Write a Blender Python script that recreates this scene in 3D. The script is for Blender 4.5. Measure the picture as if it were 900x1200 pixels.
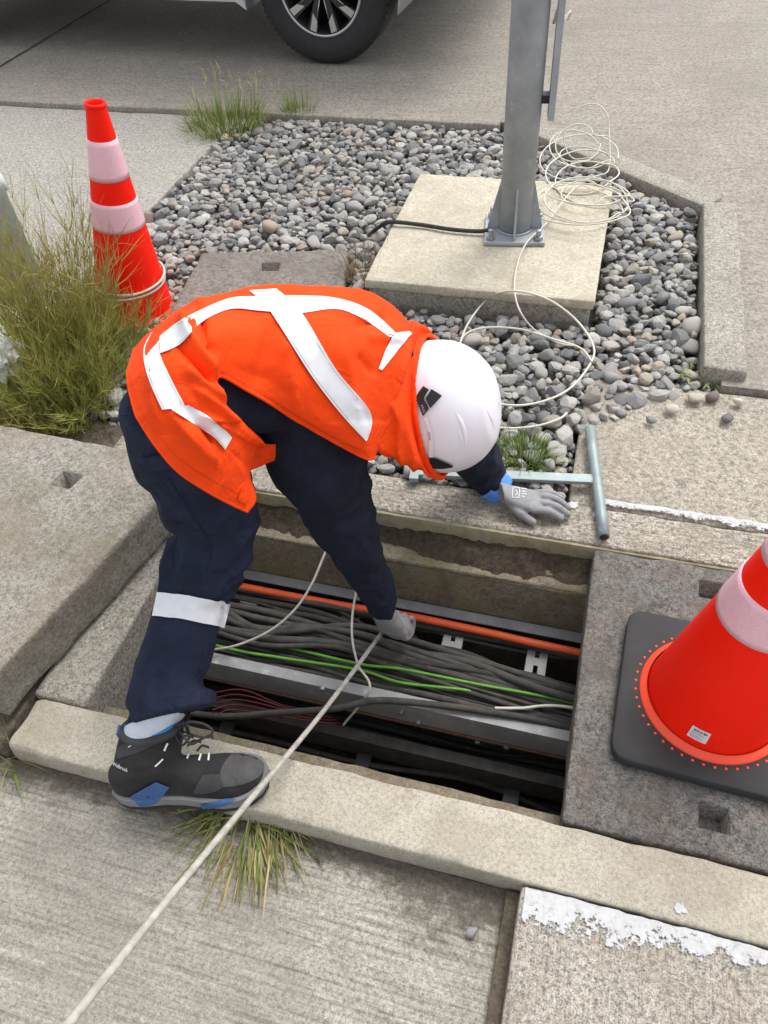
import bpy, bmesh, math, random
import numpy as np
from mathutils import Vector, Matrix
from mathutils.bvhtree import BVHTree

for o in list(bpy.data.objects): bpy.data.objects.remove(o)
scene = bpy.context.scene
COL = scene.collection
rng = np.random.default_rng(7)
random.seed(7)

# ------------------------------------------------------------------ camera
F_PX, PITCH, ROLL, YAW, CAM_H = 899.0, math.radians(47.46), math.radians(-4.77), math.radians(-18.83), 1.5
def basis():
    cy, sy, cp, sp = math.cos(YAW), math.sin(YAW), math.cos(PITCH), math.sin(PITCH)
    fw = np.array([sy*cp, cy*cp, -sp]); rt = np.array([cy, -sy, 0.0]); up = np.cross(rt, fw)
    c, s = math.cos(ROLL), math.sin(ROLL)
    return np.array([c*rt+s*up, -s*rt+c*up, fw])
CM = basis(); CAM = np.array([0, 0, CAM_H])
cam = bpy.data.cameras.new('camera'); camo = bpy.data.objects.new('camera', cam); COL.objects.link(camo)
cam.sensor_fit = 'HORIZONTAL'; cam.sensor_width = 36.0; cam.lens = 36.0*F_PX/900.0
cam.clip_start = 0.02; cam.clip_end = 500
mw = Matrix.Identity(4)
for i in range(3):
    mw[i][0] = CM[0][i]; mw[i][1] = CM[1][i]; mw[i][2] = -CM[2][i]; mw[i][3] = CAM[i]
camo.matrix_world = mw
scene.camera = camo

# ------------------------------------------------------------------ light: bright overcast
SUN_EL, SUN_AZ = math.radians(60), math.radians(24)
w = bpy.data.worlds.new('World'); scene.world = w; w.use_nodes = True
nt = w.node_tree; nt.nodes.clear()
sky = nt.nodes.new('ShaderNodeTexSky'); sky.sky_type = 'NISHITA'; sky.sun_disc = False
sky.sun_elevation = SUN_EL; sky.sun_rotation = SUN_AZ; sky.air_density = 1.0; sky.dust_density = 3.0; sky.ozone_density = 1.0
hs = nt.nodes.new('ShaderNodeHueSaturation'); hs.inputs['Saturation'].default_value = 0.22
bg = nt.nodes.new('ShaderNodeBackground'); bg.inputs['Strength'].default_value = 0.15
wo = nt.nodes.new('ShaderNodeOutputWorld')
nt.links.new(sky.outputs[0], hs.inputs['Color']); nt.links.new(hs.outputs[0], bg.inputs['Color']); nt.links.new(bg.outputs[0], wo.inputs[0])
sl = bpy.data.lights.new('sun', 'SUN'); so = bpy.data.objects.new('sun', sl); COL.objects.link(so)
sl.energy = 0.85; sl.angle = math.radians(28); sl.color = (1.0, 0.975, 0.935)
# direction towards the sun
sd = Vector((math.sin(SUN_AZ)*math.cos(SUN_EL), math.cos(SUN_AZ)*math.cos(SUN_EL), math.sin(SUN_EL)))
so.rotation_euler = sd.to_track_quat('Z', 'Y').to_euler()
scene.view_settings.view_transform = 'Standard'; scene.view_settings.look = 'None'
scene.view_settings.exposure = 1.0; scene.view_settings.gamma = 1.0; scene.view_settings.use_curve_mapping = False

# ------------------------------------------------------------------ geometry helpers
def ray(x, y): return np.array([(x-450)/F_PX, (600-y)/F_PX, 1.0]) @ CM
def gp(x, y, z=0.0):
    d = ray(x, y); return CAM + d*(z-CAM_H)/d[2]
def dp(x, y, dep): return CAM + ray(x, y)*dep
def yp(x, y, Y):
    d = ray(x, y); return CAM + d*(Y/d[1])
def pr(p):
    q = CM @ (np.asarray(p)-CAM); return np.array([450+F_PX*q[0]/q[2], 600-F_PX*q[1]/q[2], q[2]])
def prv(Pn):
    q = (Pn-CAM) @ CM.T; return np.stack([450+F_PX*q[:, 0]/q[:, 2], 600-F_PX*q[:, 1]/q[:, 2]], 1)
def nz(v):
    v = np.asarray(v, float); return v/(np.linalg.norm(v)+1e-12)
def cr(P, n):
    P = np.asarray(P, float); k = len(P); t = np.linspace(0, k-1, n)
    i = np.minimum(t.astype(int), k-2); u = (t-i)[:, None]
    sh = P.shape[1:]; Q = P.reshape(k, -1)
    p0 = Q[np.maximum(i-1, 0)]; p1 = Q[i]; p2 = Q[i+1]; p3 = Q[np.minimum(i+2, k-1)]
    r = .5*(2*p1+(-p0+p2)*u+(2*p0-5*p1+4*p2-p3)*u*u+(-p0+3*p1-3*p2+p3)*u**3)
    return r.reshape((n,)+sh)
def _h(ix, iy, iz, s):
    h = (ix*374761393+iy*668265263+iz*2147483647+s*1274126177) & 0xffffffff
    h = ((h ^ (h >> 13))*1274126177) & 0xffffffff
    h = ((h ^ (h >> 16))*2246822519) & 0xffffffff
    return ((h ^ (h >> 15)) & 0xffff)/65535.0
def vn(P, s=0):
    P = np.asarray(P, float); I = np.floor(P).astype(np.int64); f = P-I; f = f*f*(3-2*f)
    r = 0
    for a in (0, 1):
        for b in (0, 1):
            for c in (0, 1):
                wt = (f[:, 0] if a else 1-f[:, 0])*(f[:, 1] if b else 1-f[:, 1])*(f[:, 2] if c else 1-f[:, 2])
                r = r+wt*_h(I[:, 0]+a, I[:, 1]+b, I[:, 2]+c, s)
    return r
def fbm(P, s=0, o=4):
    P = np.asarray(P, float); r = 0; a = .5; t = 0
    for k in range(o): r = r+a*vn(P*2**k, s+k*17); t += a; a *= .5
    return r/t
def mk(name, V, F, mat=None, parent=None, smooth=True):
    me = bpy.data.meshes.new(name)
    me.from_pydata([tuple(map(float, v)) for v in V], [], [tuple(int(i) for i in f) for f in F])
    me.update()
    if smooth: me.polygons.foreach_set('use_smooth', [True]*len(me.polygons))
    if mat:
        for m in (mat if isinstance(mat, (list, tuple)) else [mat]): me.materials.append(m)
    o = bpy.data.objects.new(name, me); COL.objects.link(o)
    if parent: o.parent = parent
    return o
def tag(o, label=None, cat=None, group=None, kind=None):
    if label: o['label'] = label
    if cat: o['category'] = cat
    if group: o['group'] = group
    if kind: o['kind'] = kind
    return o
def empty(name, label=None, cat=None, group=None, loc=(0, 0, 0)):
    o = bpy.data.objects.new(name, None); COL.objects.link(o); o.location = loc
    return tag(o, label, cat, group)
def join(parts):
    V = []; F = []; n = 0
    for v, f in parts:
        V.append(np.asarray(v, float)); F += [tuple(i+n for i in q) for q in f]; n += len(v)
    return np.concatenate(V), F
def frames(P):
    P = np.asarray(P, float); n = len(P)
    T = np.array([nz(P[min(i+1, n-1)]-P[max(i-1, 0)]) for i in range(n)])
    a = np.array([0, 0, 1.]) if abs(T[0][2]) < .9 else np.array([1., 0, 0])
    U = nz(np.cross(T[0], a)); Us = [U]
    for i in range(1, n):
        U = nz(U-T[i]*(U@T[i])); Us.append(U)
    Us = np.array(Us); return T, Us, np.cross(T, Us)
def tube(P, R, seg=8, cap=True):
    P = np.asarray(P, float); n = len(P); R = np.broadcast_to(np.asarray(R, float), (n,))
    T, U, W = frames(P); a = np.linspace(0, 2*np.pi, seg, endpoint=False)
    V = (P[:, None]+R[:, None, None]*(np.cos(a)[None, :, None]*U[:, None]+np.sin(a)[None, :, None]*W[:, None])).reshape(-1, 3)
    F = [(i*seg+j, i*seg+(j+1) % seg, (i+1)*seg+(j+1) % seg, (i+1)*seg+j) for i in range(n-1) for j in range(seg)]
    if cap: F += [tuple(range(seg))[::-1], tuple((n-1)*seg+j for j in range(seg))]
    return V, F
def loft(rings, cap=True, closed=True):
    n = len(rings); m = len(rings[0]); V = np.concatenate(rings)
    F = [(i*m+j, i*m+(j+1) % m, (i+1)*m+(j+1) % m, (i+1)*m+j) for i in range(n-1) for j in range(m if closed else m-1)]
    if cap: F += [tuple(range(m))[::-1], tuple((n-1)*m+j for j in range(m))]
    return V, F
def lathe(prof, seg=48, origin=(0, 0, 0), axis=(0, 0, 1)):
    ax = nz(axis); a = np.array([1., 0, 0]) if abs(ax[0]) < .9 else np.array([0, 1., 0])
    u = nz(a-ax*(a@ax)); v = np.cross(ax, u); t = np.linspace(0, 2*np.pi, seg, endpoint=False)
    rings = [np.asarray(origin)+ax*z+r*(np.cos(t)[:, None]*u+np.sin(t)[:, None]*v) for r, z in prof]
    return loft(rings, cap=False)
def box(x0, x1, y0, y1, z0, z1):
    V = np.array([(x, y, z) for z in (z0, z1) for y in (y0, y1) for x in (x0, x1)], float)
    return V, [(0, 2, 3, 1), (4, 5, 7, 6), (0, 1, 5, 4), (2, 6, 7, 3), (0, 4, 6, 2), (1, 3, 7, 5)]
def obox(c, ax, ay, az):
    c, ax, ay, az = map(lambda q: np.asarray(q, float), (c, ax, ay, az))
    V, F = box(-1, 1, -1, 1, -1, 1); return c+V[:, :1]*ax+V[:, 1:2]*ay+V[:, 2:]*az, F
def rough_box(ext, r=.008, res=.015, amp=.0015, chip=1.0, holes=(), fmap=None, seed=1, edge_noise=0):
    """box with worn, rounded, chipped edges; holes = recessed rectangles in the top"""
    x0, x1, y0, y1, z0, z1 = ext
    def ax(a, b, extra=()):
        n = max(2, int(round((b-a)/res))); L = list(np.linspace(a, b, n+1))
        for e in (a+r*.5, b-r*.5): L.append(e)
        for e in extra: L += [e-.0015, e+.0015]
        return np.unique(np.round(L, 5))
    xs = ax(x0, x1, [h[0] for h in holes]+[h[1] for h in holes]); ys = ax(y0, y1, [h[2] for h in holes]+[h[3] for h in holes]); zs = ax(z0, z1)
    V = []; F = []
    def grid(A, B, fn, flip):
        n0 = len(V)
        for a in A:
            for b in B: V.append(fn(a, b))
        for i in range(len(A)-1):
            for j in range(len(B)-1):
                q = (n0+i*len(B)+j, n0+(i+1)*len(B)+j, n0+(i+1)*len(B)+j+1, n0+i*len(B)+j+1)
                F.append(q[::-1] if flip else q)
    grid(xs, ys, lambda a, b: (a, b, z1), False); grid(xs, ys, lambda a, b: (a, b, z0), True)
    grid(xs, zs, lambda a, b: (a, y0, b), False); grid(xs, zs, lambda a, b: (a, y1, b), True)
    grid(ys, zs, lambda a, b: (x0, a, b), True); grid(ys, zs, lambda a, b: (x1, a, b), False)
    P = np.array(V)
    key = {}; idx = np.zeros(len(P), int); Q = []
    for i, p in enumerate(np.round(P, 5)):
        k = tuple(p)
        if k not in key: key[k] = len(Q); Q.append(p)
        idx[i] = key[k]
    Q = np.array(Q); F = [tuple(idx[list(f)]) for f in F]
    lo = np.array([x0, y0, z0]); hi = np.array([x1, y1, z1])
    n1 = fbm(Q*9, seed, 3); n2 = vn(Q*38, seed+5)
    rr = (r*(.55+chip*1.5*np.clip(n1-.42, 0, 1)*2.2+chip*.5*np.clip(n2-.55, 0, 1)))[:, None]
    rr = np.minimum(rr, .45*(hi-lo).min())
    In = np.clip(Q, lo+rr, hi-rr); D = Q-In; L = np.linalg.norm(D, axis=1, keepdims=True)
    Q2 = np.where(L > 1e-9, In+D/np.maximum(L, 1e-9)*rr, Q)
    N = np.where(L > 1e-9, D/np.maximum(L, 1e-9), 0)
    Q2 = Q2+N*((fbm(Q*22, seed+3, 3)-.5)*2*amp)[:, None]
    top = Q[:, 2] > z1-1e-4
    for h in holes:
        m = top & (Q[:, 0] > h[0]) & (Q[:, 0] < h[1]) & (Q[:, 1] > h[2]) & (Q[:, 1] < h[3])
        Q2[m, 2] -= h[4]
    if fmap: Q2 = fmap(Q2)
    return Q2, F
def apply_mods(o, fns):
    for f in fns: f(o)
    dg = bpy.context.evaluated_depsgraph_get(); me = bpy.data.meshes.new_from_object(o.evaluated_get(dg))
    old = o.data; o.modifiers.clear(); o.data = me; me.name = old.name
    bpy.data.meshes.remove(old); return o
def m_remesh(v):
    def f(o):
        m = o.modifiers.new('r', 'REMESH'); m.mode = 'VOXEL'; m.voxel_size = v; m.use_smooth_shade = True
    return f
def m_smooth(k, fac=.5):
    def f(o):
        m = o.modifiers.new('s', 'SMOOTH'); m.iterations = k; m.factor = fac
    return f
def m_subd(k):
    def f(o):
        m = o.modifiers.new('d', 'SUBSURF'); m.levels = k; m.render_levels = k
    return f
def m_solid(t, off=-1):
    def f(o):
        m = o.modifiers.new('t', 'SOLIDIFY'); m.thickness = t; m.offset = off
    return f
def m_bevel(wd, seg=2):
    def f(o):
        m = o.modifiers.new('b', 'BEVEL'); m.width = wd; m.segments = seg; m.limit_method = 'ANGLE'
    return f
def point_attr(o, name, vals):
    a = o.data.attributes.new(name, 'FLOAT', 'POINT'); a.data.foreach_set('value', np.asarray(vals, np.float32))

# ------------------------------------------------------------------ materials
class N:
    def __init__(s, name):
        s.m = bpy.data.materials.new(name); s.m.use_nodes = True; s.t = s.m.node_tree; s.t.nodes.clear()
        s.out = s.t.nodes.new('ShaderNodeOutputMaterial'); s.b = s.t.nodes.new('ShaderNodeBsdfPrincipled')
        s.t.links.new(s.b.outputs[0], s.out.inputs[0]); s.co = s.t.nodes.new('ShaderNodeTexCoord').outputs['Object']
    def n(s, typ, **kw):
        x = s.t.nodes.new('ShaderNode'+typ)
        for k, v in kw.items():
            if k in x.inputs.keys() if hasattr(x.inputs, 'keys') else False: x.inputs[k].default_value = v
            else: setattr(x, k, v)
        return x
    def l(s, a, b): s.t.links.new(a, b)
    def noise(s, scale, detail=3, rough=.55, stretch=None, dist=0):
        x = s.n('TexNoise'); x.inputs['Scale'].default_value = scale; x.inputs['Detail'].default_value = detail
        x.inputs['Roughness'].default_value = rough; x.inputs['Distortion'].default_value = dist
        if stretch is not None:
            mp = s.n('Mapping'); mp.inputs['Scale'].default_value = stretch; s.l(s.co, mp.inputs['Vector']); s.l(mp.outputs[0], x.inputs['Vector'])
        else: s.l(s.co, x.inputs['Vector'])
        return x.outputs['Fac']
    def ramp(s, fac, stops):
        x = s.n('ValToRGB'); e = x.color_ramp.elements
        while len(e) < len(stops): e.new(.5)
        for i, (p, c) in enumerate(stops):
            e[i].position = p; e[i].color = tuple(c)+(1,) if hasattr(c, '__len__') else (c, c, c, 1)
        s.l(fac, x.inputs['Fac']); return x.outputs['Color']
    def mix(s, fac, a, b, mode='MIX'):
        x = s.n('MixRGB', blend_type=mode)
        for k, v in (('Fac', fac), ('Color1', a), ('Color2', b)):
            if hasattr(v, 'links') or hasattr(v, 'is_linked'): s.l(v, x.inputs[k])
            elif hasattr(v, '__len__'): x.inputs[k].default_value = tuple(v)+(1,)
            else: x.inputs[k].default_value = v
        return x.outputs[0]
    def math(s, op, a, b=None):
        x = s.n('Math', operation=op)
        for i, v in enumerate((a, b)):
            if v is None: continue
            if hasattr(v, 'is_linked'): s.l(v, x.inputs[i])
            else: x.inputs[i].default_value = v
        return x.outputs[0]
    def bump(s, h, strength=.5, dist=.003):
        x = s.n('Bump'); x.inputs['Strength'].default_value = strength; x.inputs['Distance'].default_value = dist
        s.l(h, x.inputs['Height'])
        if s.b.inputs['Normal'].is_linked: s.l(s.b.inputs['Normal'].links[0].from_socket, x.inputs['Normal'])
        s.l(x.outputs[0], s.b.inputs['Normal'])
    def col(s, c):
        if hasattr(c, 'is_linked'): s.l(c, s.b.inputs['Base Color'])
        else: s.b.inputs['Base Color'].default_value = tuple(c)+(1,)
    def set(s, **kw):
        for k, v in kw.items(): s.b.inputs[k.replace('_', ' ')].default_value = v
        return s
def plain(name, c, rough=.5, metal=0., var=.0, scale=30, bump=0, bd=.002):
    a = N(name); a.set(Roughness=rough, Metallic=metal)
    if var:
        c = np.array(c); a.col(a.ramp(a.noise(scale, 4, .6), [(.25, np.clip(c*(1-var), 0, 1)), (.75, np.clip(c*(1+var), 0, 1))]))
    else: a.col(c)
    if bump: a.bump(a.noise(scale*6, 3), bump, bd)
    return a.m
def concrete(name, base, var=.16, brush=None, speck=.5, stain=None, stain_amt=.0, stain_scale=2.5, bump=.6, fine=420, moss=None, agg=None, brushamt=.35, stain_rng=(.45, .68)):
    a = N(name); b = np.array(base)*np.array([.985, .995, .995]); speck = speck*1.35; bump = bump*1.25
    c = a.ramp(a.noise(3.1, 5, .6), [(.28, b*(1-var)), (.72, np.minimum(b*(1+var), 1))])
    c = a.mix(.65, c, a.ramp(a.noise(23, 5, .65), [(.3, b*(1-var*1.1)), (.7, np.minimum(b*(1+var), 1))]))
    f1 = a.noise(fine, 3, .7)
    sp = a.ramp(f1, [(.32, max(.08, 1-.62*speck)), (.46, 1-.12*speck), (.55, 1.0), (.70, 1+.36*speck)])
    c = a.mix(1.0, c, sp, 'MULTIPLY')
    f2 = a.noise(fine*.36, 2, .6)
    c = a.mix(1.0, c, a.ramp(f2, [(.34, 1-.34*speck), (.5, 1.0), (.68, 1+.2*speck)]), 'MULTIPLY')
    if agg is not None:
        v = a.n('TexVoronoi'); v.inputs['Scale'].default_value = agg[0]; a.l(a.co, v.inputs['Vector'])
        d = a.ramp(v.outputs['Distance'], [(.0, 1.0), (agg[1], 1.0), (agg[1]+.06, 0.0)])
        rc = a.ramp(a.math('FRACT', a.math('MULTIPLY', v.outputs['Color'], 3.7)), [(0, b*.45), (.35, b*.8), (.7, np.minimum(b*1.25, 1)), (1, np.minimum(b*np.array([1.5, 1.45, 1.4]), 1))])
        pick = a.ramp(v.outputs['Color'], [(agg[2], 0.0), (agg[2]+.05, 1.0)])
        c = a.mix(a.mix(1.0, d, pick, 'MULTIPLY'), c, rc)
    if brush is not None:
        st = a.noise(1.0, 4, .7, stretch=brush)
        c = a.mix(1.0, c, a.ramp(st, [(.3, 1-brushamt), (.5, 1.0), (.7, 1+brushamt*.45)]), 'MULTIPLY')
        a.bump(st, .7, .004)
    if stain is not None:
        ms = a.ramp(a.noise(stain_scale, 6, .65, dist=.6), [(stain_rng[0], 0.0), (stain_rng[1], stain_amt)])
        c = a.mix(ms, c, stain)
    if moss is not None:
        mc, amt, sc = moss
        mm = a.ramp(a.noise(sc, 6, .7), [(.48, 0.0), (.66, amt)])
        c = a.mix(mm, c, mc)
    a.col(c); a.set(Roughness=.92); a.b.inputs['Specular IOR Level'].default_value = .25
    a.bump(f2, bump*.8, .0025); a.bump(f1, bump, .0014)
    return a.m
MAT = {}
MAT['brushed'] = concrete('brushed_concrete', (.375, .345, .295), brush=(4, 105, 60), speck=.62, stain=(.20, .175, .145), stain_amt=.6, stain_scale=2.0, bump=.8, fine=330, brushamt=.5)
MAT['brushed_y'] = concrete('broomed_concrete', (.41, .375, .32), brush=(210, 9, 60), speck=.9, stain=(.24, .18, .125), stain_amt=.5, stain_scale=5, bump=.9, fine=300, agg=(34, .20, .80), brushamt=.3)
MAT['kerb'] = concrete('kerb_concrete', (.44, .40, .325), var=.16, speck=.45, stain=(.25, .215, .16), stain_amt=.6, stain_scale=4, bump=.4, fine=380)
MAT['kerb_rough'] = concrete('eroded_kerb_concrete', (.40, .36, .30), var=.2, speck=.95, brush=(16, 120, 60), brushamt=.5, stain=(.20, .18, .13), stain_amt=.6, stain_scale=9, bump=1.0, fine=240)
MAT['kerb_mid'] = concrete('pebbled_kerb_concrete', (.36, .33, .28), speck=.9, stain=(.25, .23, .19), stain_amt=.4, stain_scale=6, bump=.8, fine=300, agg=(70, .25, .75))
MAT['slab_dark'] = concrete('weathered_slab_concrete', (.158, .149, .136), var=.28, speck=.9, stain=(.10, .085, .075), stain_amt=.75, stain_scale=6, bump=.9, fine=260, moss=((.23, .13, .08), .2, 8), agg=(55, .22, .86))
MAT['slab_tan'] = concrete('tan_slab_concrete', (.285, .262, .225), var=.22, speck=.8, stain=(.29, .23, .18), stain_amt=.4, stain_scale=5, bump=.7, fine=280, agg=(55, .22, .88), moss=((.15, .135, .085), .5, 4))
MAT['slab_far'] = concrete('brown_slab_concrete', (.215, .195, .172), var=.22, speck=.7, stain=(.15, .125, .10), stain_amt=.6, stain_scale=6, bump=.7, fine=200)
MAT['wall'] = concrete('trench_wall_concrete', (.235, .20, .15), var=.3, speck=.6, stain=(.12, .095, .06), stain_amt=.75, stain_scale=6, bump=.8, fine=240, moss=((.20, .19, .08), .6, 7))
MAT['facing'] = concrete('mossy_kerb_facing', (.33, .30, .21), var=.15, speck=.25, stain=(.22, .22, .08), stain_amt=.7, stain_scale=7, bump=.3, fine=240, moss=((.16, .12, .07), .6, 14))
MAT['side_walk'] = concrete('sidewalk_concrete', (.375, .355, .315), speck=.8, stain=(.30, .275, .235), stain_amt=.5, stain_scale=3, bump=.9, fine=190, agg=(75, .2, .8))
MAT['walk_tan'] = concrete('walkway_concrete', (.375, .335, .275), speck=.8, stain=(.26, .225, .18), stain_amt=.5, stain_scale=4, bump=.8, fine=240, agg=(60, .2, .86))
MAT['road'] = concrete('road_concrete', (.315, .282, .24), var=.12, speck=.6, brush=(5, 60, 30), brushamt=.14, stain=(.20, .18, .155), stain_amt=.55, stain_scale=1.3, bump=.5, fine=170)
MAT['pad'] = concrete('footing_concrete', (.52, .47, .37), var=.14, speck=.4, stain=(.36, .315, .235), stain_amt=.65, stain_scale=8, bump=.5, fine=220)
def dirt(name, c0, c1, sc=60):
    a = N(name); a.col(a.ramp(a.noise(sc, 6, .75), [(.3, c0), (.7, c1)])); a.set(Roughness=1.0)
    a.bump(a.noise(sc*2.5, 4, .7), 1.0, .008); return a.m
MAT['dirt'] = dirt('damp_dirt', (.03, .022, .014), (.13, .10, .066), 80)
MAT['soil'] = dirt('dry_soil', (.05, .038, .026), (.20, .165, .12), 50)
MAT['under'] = dirt('gravel_fines', (.06, .057, .052), (.19, .18, .165), 60)
def white_paint():
    a = N('white_kerb_paint'); n_ = a.noise(300, 4, .7)
    a.col(a.ramp(a.noise(60, 5, .75), [(.30, (.34, .33, .31)), (.45, (.46, .46, .455)), (.7, (.54, .545, .55))]))
    a.bump(n_, .6, .001); a.set(Roughness=.8)
    t = a.n('Attribute', attribute_name='rnd').outputs['Fac']
    k = a.math('ADD', t, a.math('MULTIPLY', a.math('SUBTRACT', a.noise(120, 7, .8), .5), 1.9)); k = a.math('ADD', k, a.math('MULTIPLY', a.math('SUBTRACT', a.noise(26, 4, .6), .5), 1.3))
    al = a.ramp(k, [(.49, 0.0), (.51, 1.0)]); a.l(al, a.b.inputs['Alpha']); return a.m
MAT['paint'] = white_paint()
def dirt_shade_film():  # dark see-through film: dirt colour that also carries the kerb's shade
    a = N('dirt_shade_film'); a.col(a.ramp(a.noise(120, 5, .7), [(.3, (.06, .05, .038)), (.7, (.19, .16, .125))])); a.set(Roughness=1.0); a.bump(a.noise(260, 4, .7), .8, .003)
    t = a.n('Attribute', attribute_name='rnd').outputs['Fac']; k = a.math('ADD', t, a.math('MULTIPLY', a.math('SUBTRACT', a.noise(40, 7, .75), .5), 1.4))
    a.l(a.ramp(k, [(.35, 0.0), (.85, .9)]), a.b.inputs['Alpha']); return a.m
MAT['dirt_shade_film'] = dirt_shade_film()
def stone_mat(name, obj):
    a = N(name)
    if obj: fac = a.n('ObjectInfo').outputs['Random']
    else:
        t = a.n('Attribute', attribute_name='rnd'); fac = t.outputs['Fac']
    c = a.ramp(fac, [(0, (.13, .132, .132)), (.18, (.20, .20, .195)), (.36, (.26, .255, .243)), (.52, (.31, .302, .285)), (.66, (.37, .358, .33)), (.80, (.42, .405, .37)), (.88, (.28, .25, .21)), (.93, (.42, .37, .29)), (.965, (.29, .22, .18)), (1, (.50, .49, .46))])
    c = a.mix(1.0, c, a.ramp(a.noise(60, 4, .7), [(.25, .7), (.5, 1.0), (.8, 1.25)]), 'MULTIPLY')
    c = a.mix(1.0, c, a.ramp(a.noise(330, 3, .7), [(.3, .78), (.7, 1.12)]), 'MULTIPLY')
    a.col(c); a.set(Roughness=.78); a.b.inputs['Specular IOR Level'].default_value = .35
    a.bump(a.noise(240, 3, .6), .5, .0012); return a.m
MAT['stone_obj'] = stone_mat('river_stone', True); MAT['stone_att'] = stone_mat('river_stone_mass', False)
def plant_mat(name, stops):
    a = N(name); t = a.n('Attribute', attribute_name='rnd'); c = a.ramp(t.outputs['Fac'], stops)
    a.col(c); a.set(Roughness=.6); a.b.inputs['Specular IOR Level'].default_value = .3
    tr = a.n('BsdfTranslucent'); a.l(c, tr.inputs['Color']); mx = a.n('MixShader'); mx.inputs[0].default_value = .3
    a.l(a.b.outputs[0], mx.inputs[1]); a.l(tr.outputs[0], mx.inputs[2]); a.l(mx.outputs[0], a.out.inputs[0]); return a.m
MAT['grass'] = plant_mat('grass_blades', [(0, (.10, .18, .035)), (.45, (.20, .28, .065)), (.62, (.36, .35, .13)), (.82, (.56, .47, .25)), (1, (.38, .24, .12))])
MAT['weed'] = plant_mat('broom_weed', [(0, (.20, .25, .06)), (.4, (.40, .43, .11)), (.7, (.58, .53, .17)), (.88, (.50, .33, .15)), (1, (.42, .22, .12))])
MAT['leafy'] = plant_mat('leafy_weed', [(0, (.10, .18, .035)), (1, (.30, .36, .12))])
MAT['straw'] = plant_mat('dry_straw', [(0, (.14, .085, .05)), (.5, (.30, .22, .13)), (1, (.48, .40, .25))])
def fabric(name, c, rough=.85, weave=900, var=.12, sheen=.0, wb=.25, crease=13, cst=.55):
    a = N(name); c = np.array(c)
    cc = a.ramp(a.noise(14, 4, .6), [(.3, np.clip(c*(1-var), 0, 1)), (.7, np.clip(c*(1+var), 0, 1))])
    f = a.noise(weave, 2, .6); cc = a.mix(1.0, cc, a.ramp(f, [(.3, .88), (.7, 1.08)]), 'MULTIPLY')
    a.col(cc); a.set(Roughness=rough); a.b.inputs['Specular IOR Level'].default_value = .2
    a.b.inputs['Sheen Weight'].default_value = sheen
    cre = a.math('ABSOLUTE', a.math('SUBTRACT', a.noise(crease, 3, .55, dist=.8), .5)); a.bump(cre, cst, .016)
    a.bump(a.noise(90, 4, .6), .16, .004); a.bump(f, wb, .0006); return a.m
MAT['vest'] = fabric('hi_vis_orange_fabric', (.86, .060, .0025), .8, 800, .06)
MAT['navy'] = fabric('navy_work_fabric', (.0140, .0190, .040), .85, 900, .3, .0, cst=1.0, crease=15)
MAT['navy_dark'] = fabric('dark_sweatshirt_fabric', (.0135, .0170, .031), .88, 700, .25, .0, cst=.95, crease=12)
MAT['glove'] = fabric('grey_glove_coating', (.26, .26, .265), .7, 500, .15)
MAT['cuff'] = fabric('blue_cuff_knit', (.10, .27, .72), .9, 700, .1)
MAT['sock'] = fabric('white_sock_knit', (.62, .66, .74), .95, 500, .12)
MAT['refl'] = plain('silver_reflective_tape', (.70, .72, .745), .38, 0, .05, 60, .1, .0008)
MAT['stitch'] = plain('grey_stitching', (.42, .43, .45), .8)
MAT['seam'] = plain('orange_seam_thread', (.52, .030, .002), .8)
MAT['skin'] = plain('skin', (.42, .24, .165), .55, 0, .1, 40)
MAT['hair'] = plain('dark_hair', (.02, .014, .01), .6)
MAT['helmet'] = plain('white_helmet_shell', (.80, .795, .84), .28, 0, .02, 12)
MAT['helmet_clip'] = plain('black_helmet_clip', (.012, .012, .013), .35)
MAT['boot'] = fabric('black_nubuck', (.030, .029, .029), .8, 500, .35)
MAT['toe'] = fabric('charcoal_toe_rubber', (.075, .073, .072), .75, 700, .25, wb=.5)
MAT['panel'] = fabric('dark_grey_boot_panel', (.055, .055, .057), .8, 500, .25)
MAT['sole_grey'] = plain('grey_midsole', (.20, .20, .205), .7, 0, .2, 40)
MAT['sole_blue'] = plain('blue_midsole', (.035, .105, .26), .55, 0, .2, 60)
MAT['sole_black'] = plain('black_outsole', (.018, .018, .018), .75, 0, .3, 60)
MAT['blue_line'] = plain('blue_boot_lining', (.03, .22, .48), .7)
MAT['lace'] = plain('black_lace', (.028, .028, .03), .85)
MAT['glove_mark'] = plain('pale_glove_print', (.52, .52, .53), .7)
MAT['white_mark'] = plain('white_print', (.75, .76, .78), .6)
def cone_mat():
    a = N('cone_orange_pvc'); a.col(a.mix(a.ramp(a.noise(1.0, 6, .75, stretch=(26, 26, 7)), [(.60, 0.0), (.74, .45)]), a.ramp(a.noise(9, 4, .6), [(.3, (.97, .010, .002)), (.7, (.98, .018, .004))]), (.50, .030, .018))); a.set(Roughness=.5); a.b.inputs['Specular IOR Level'].default_value = .14
    a.bump(a.noise(120, 3), .04, .002); return a.m
MAT['cone'] = cone_mat()
MAT['rim'] = plain('cone_flange_orange', (.90, .075, .03), .45)
def cone_white():
    a = N('cone_reflective_sleeve'); v = a.n('TexVoronoi'); v.inputs['Scale'].default_value = 260; a.l(a.co, v.inputs['Vector'])
    a.col(a.ramp(v.outputs['Distance'], [(.15, (.86, .60, .65)), (.5, (.82, .47, .53))])); a.set(Roughness=.3)
    a.bump(v.outputs['Distance'], .15, .0008); return a.m
MAT['cone_white'] = cone_white()
MAT['rubber'] = plain('black_cone_rubber', (.026, .026, .027), .8, 0, .22, 18, .25, .001)
MAT['sticker'] = plain('white_sticker', (.72, .69, .72), .5)
MAT['ink'] = plain('dark_ink', (.03, .03, .035), .6)
MAT['ink_grey'] = plain('grey_ink', (.42, .41, .44), .6)
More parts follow.
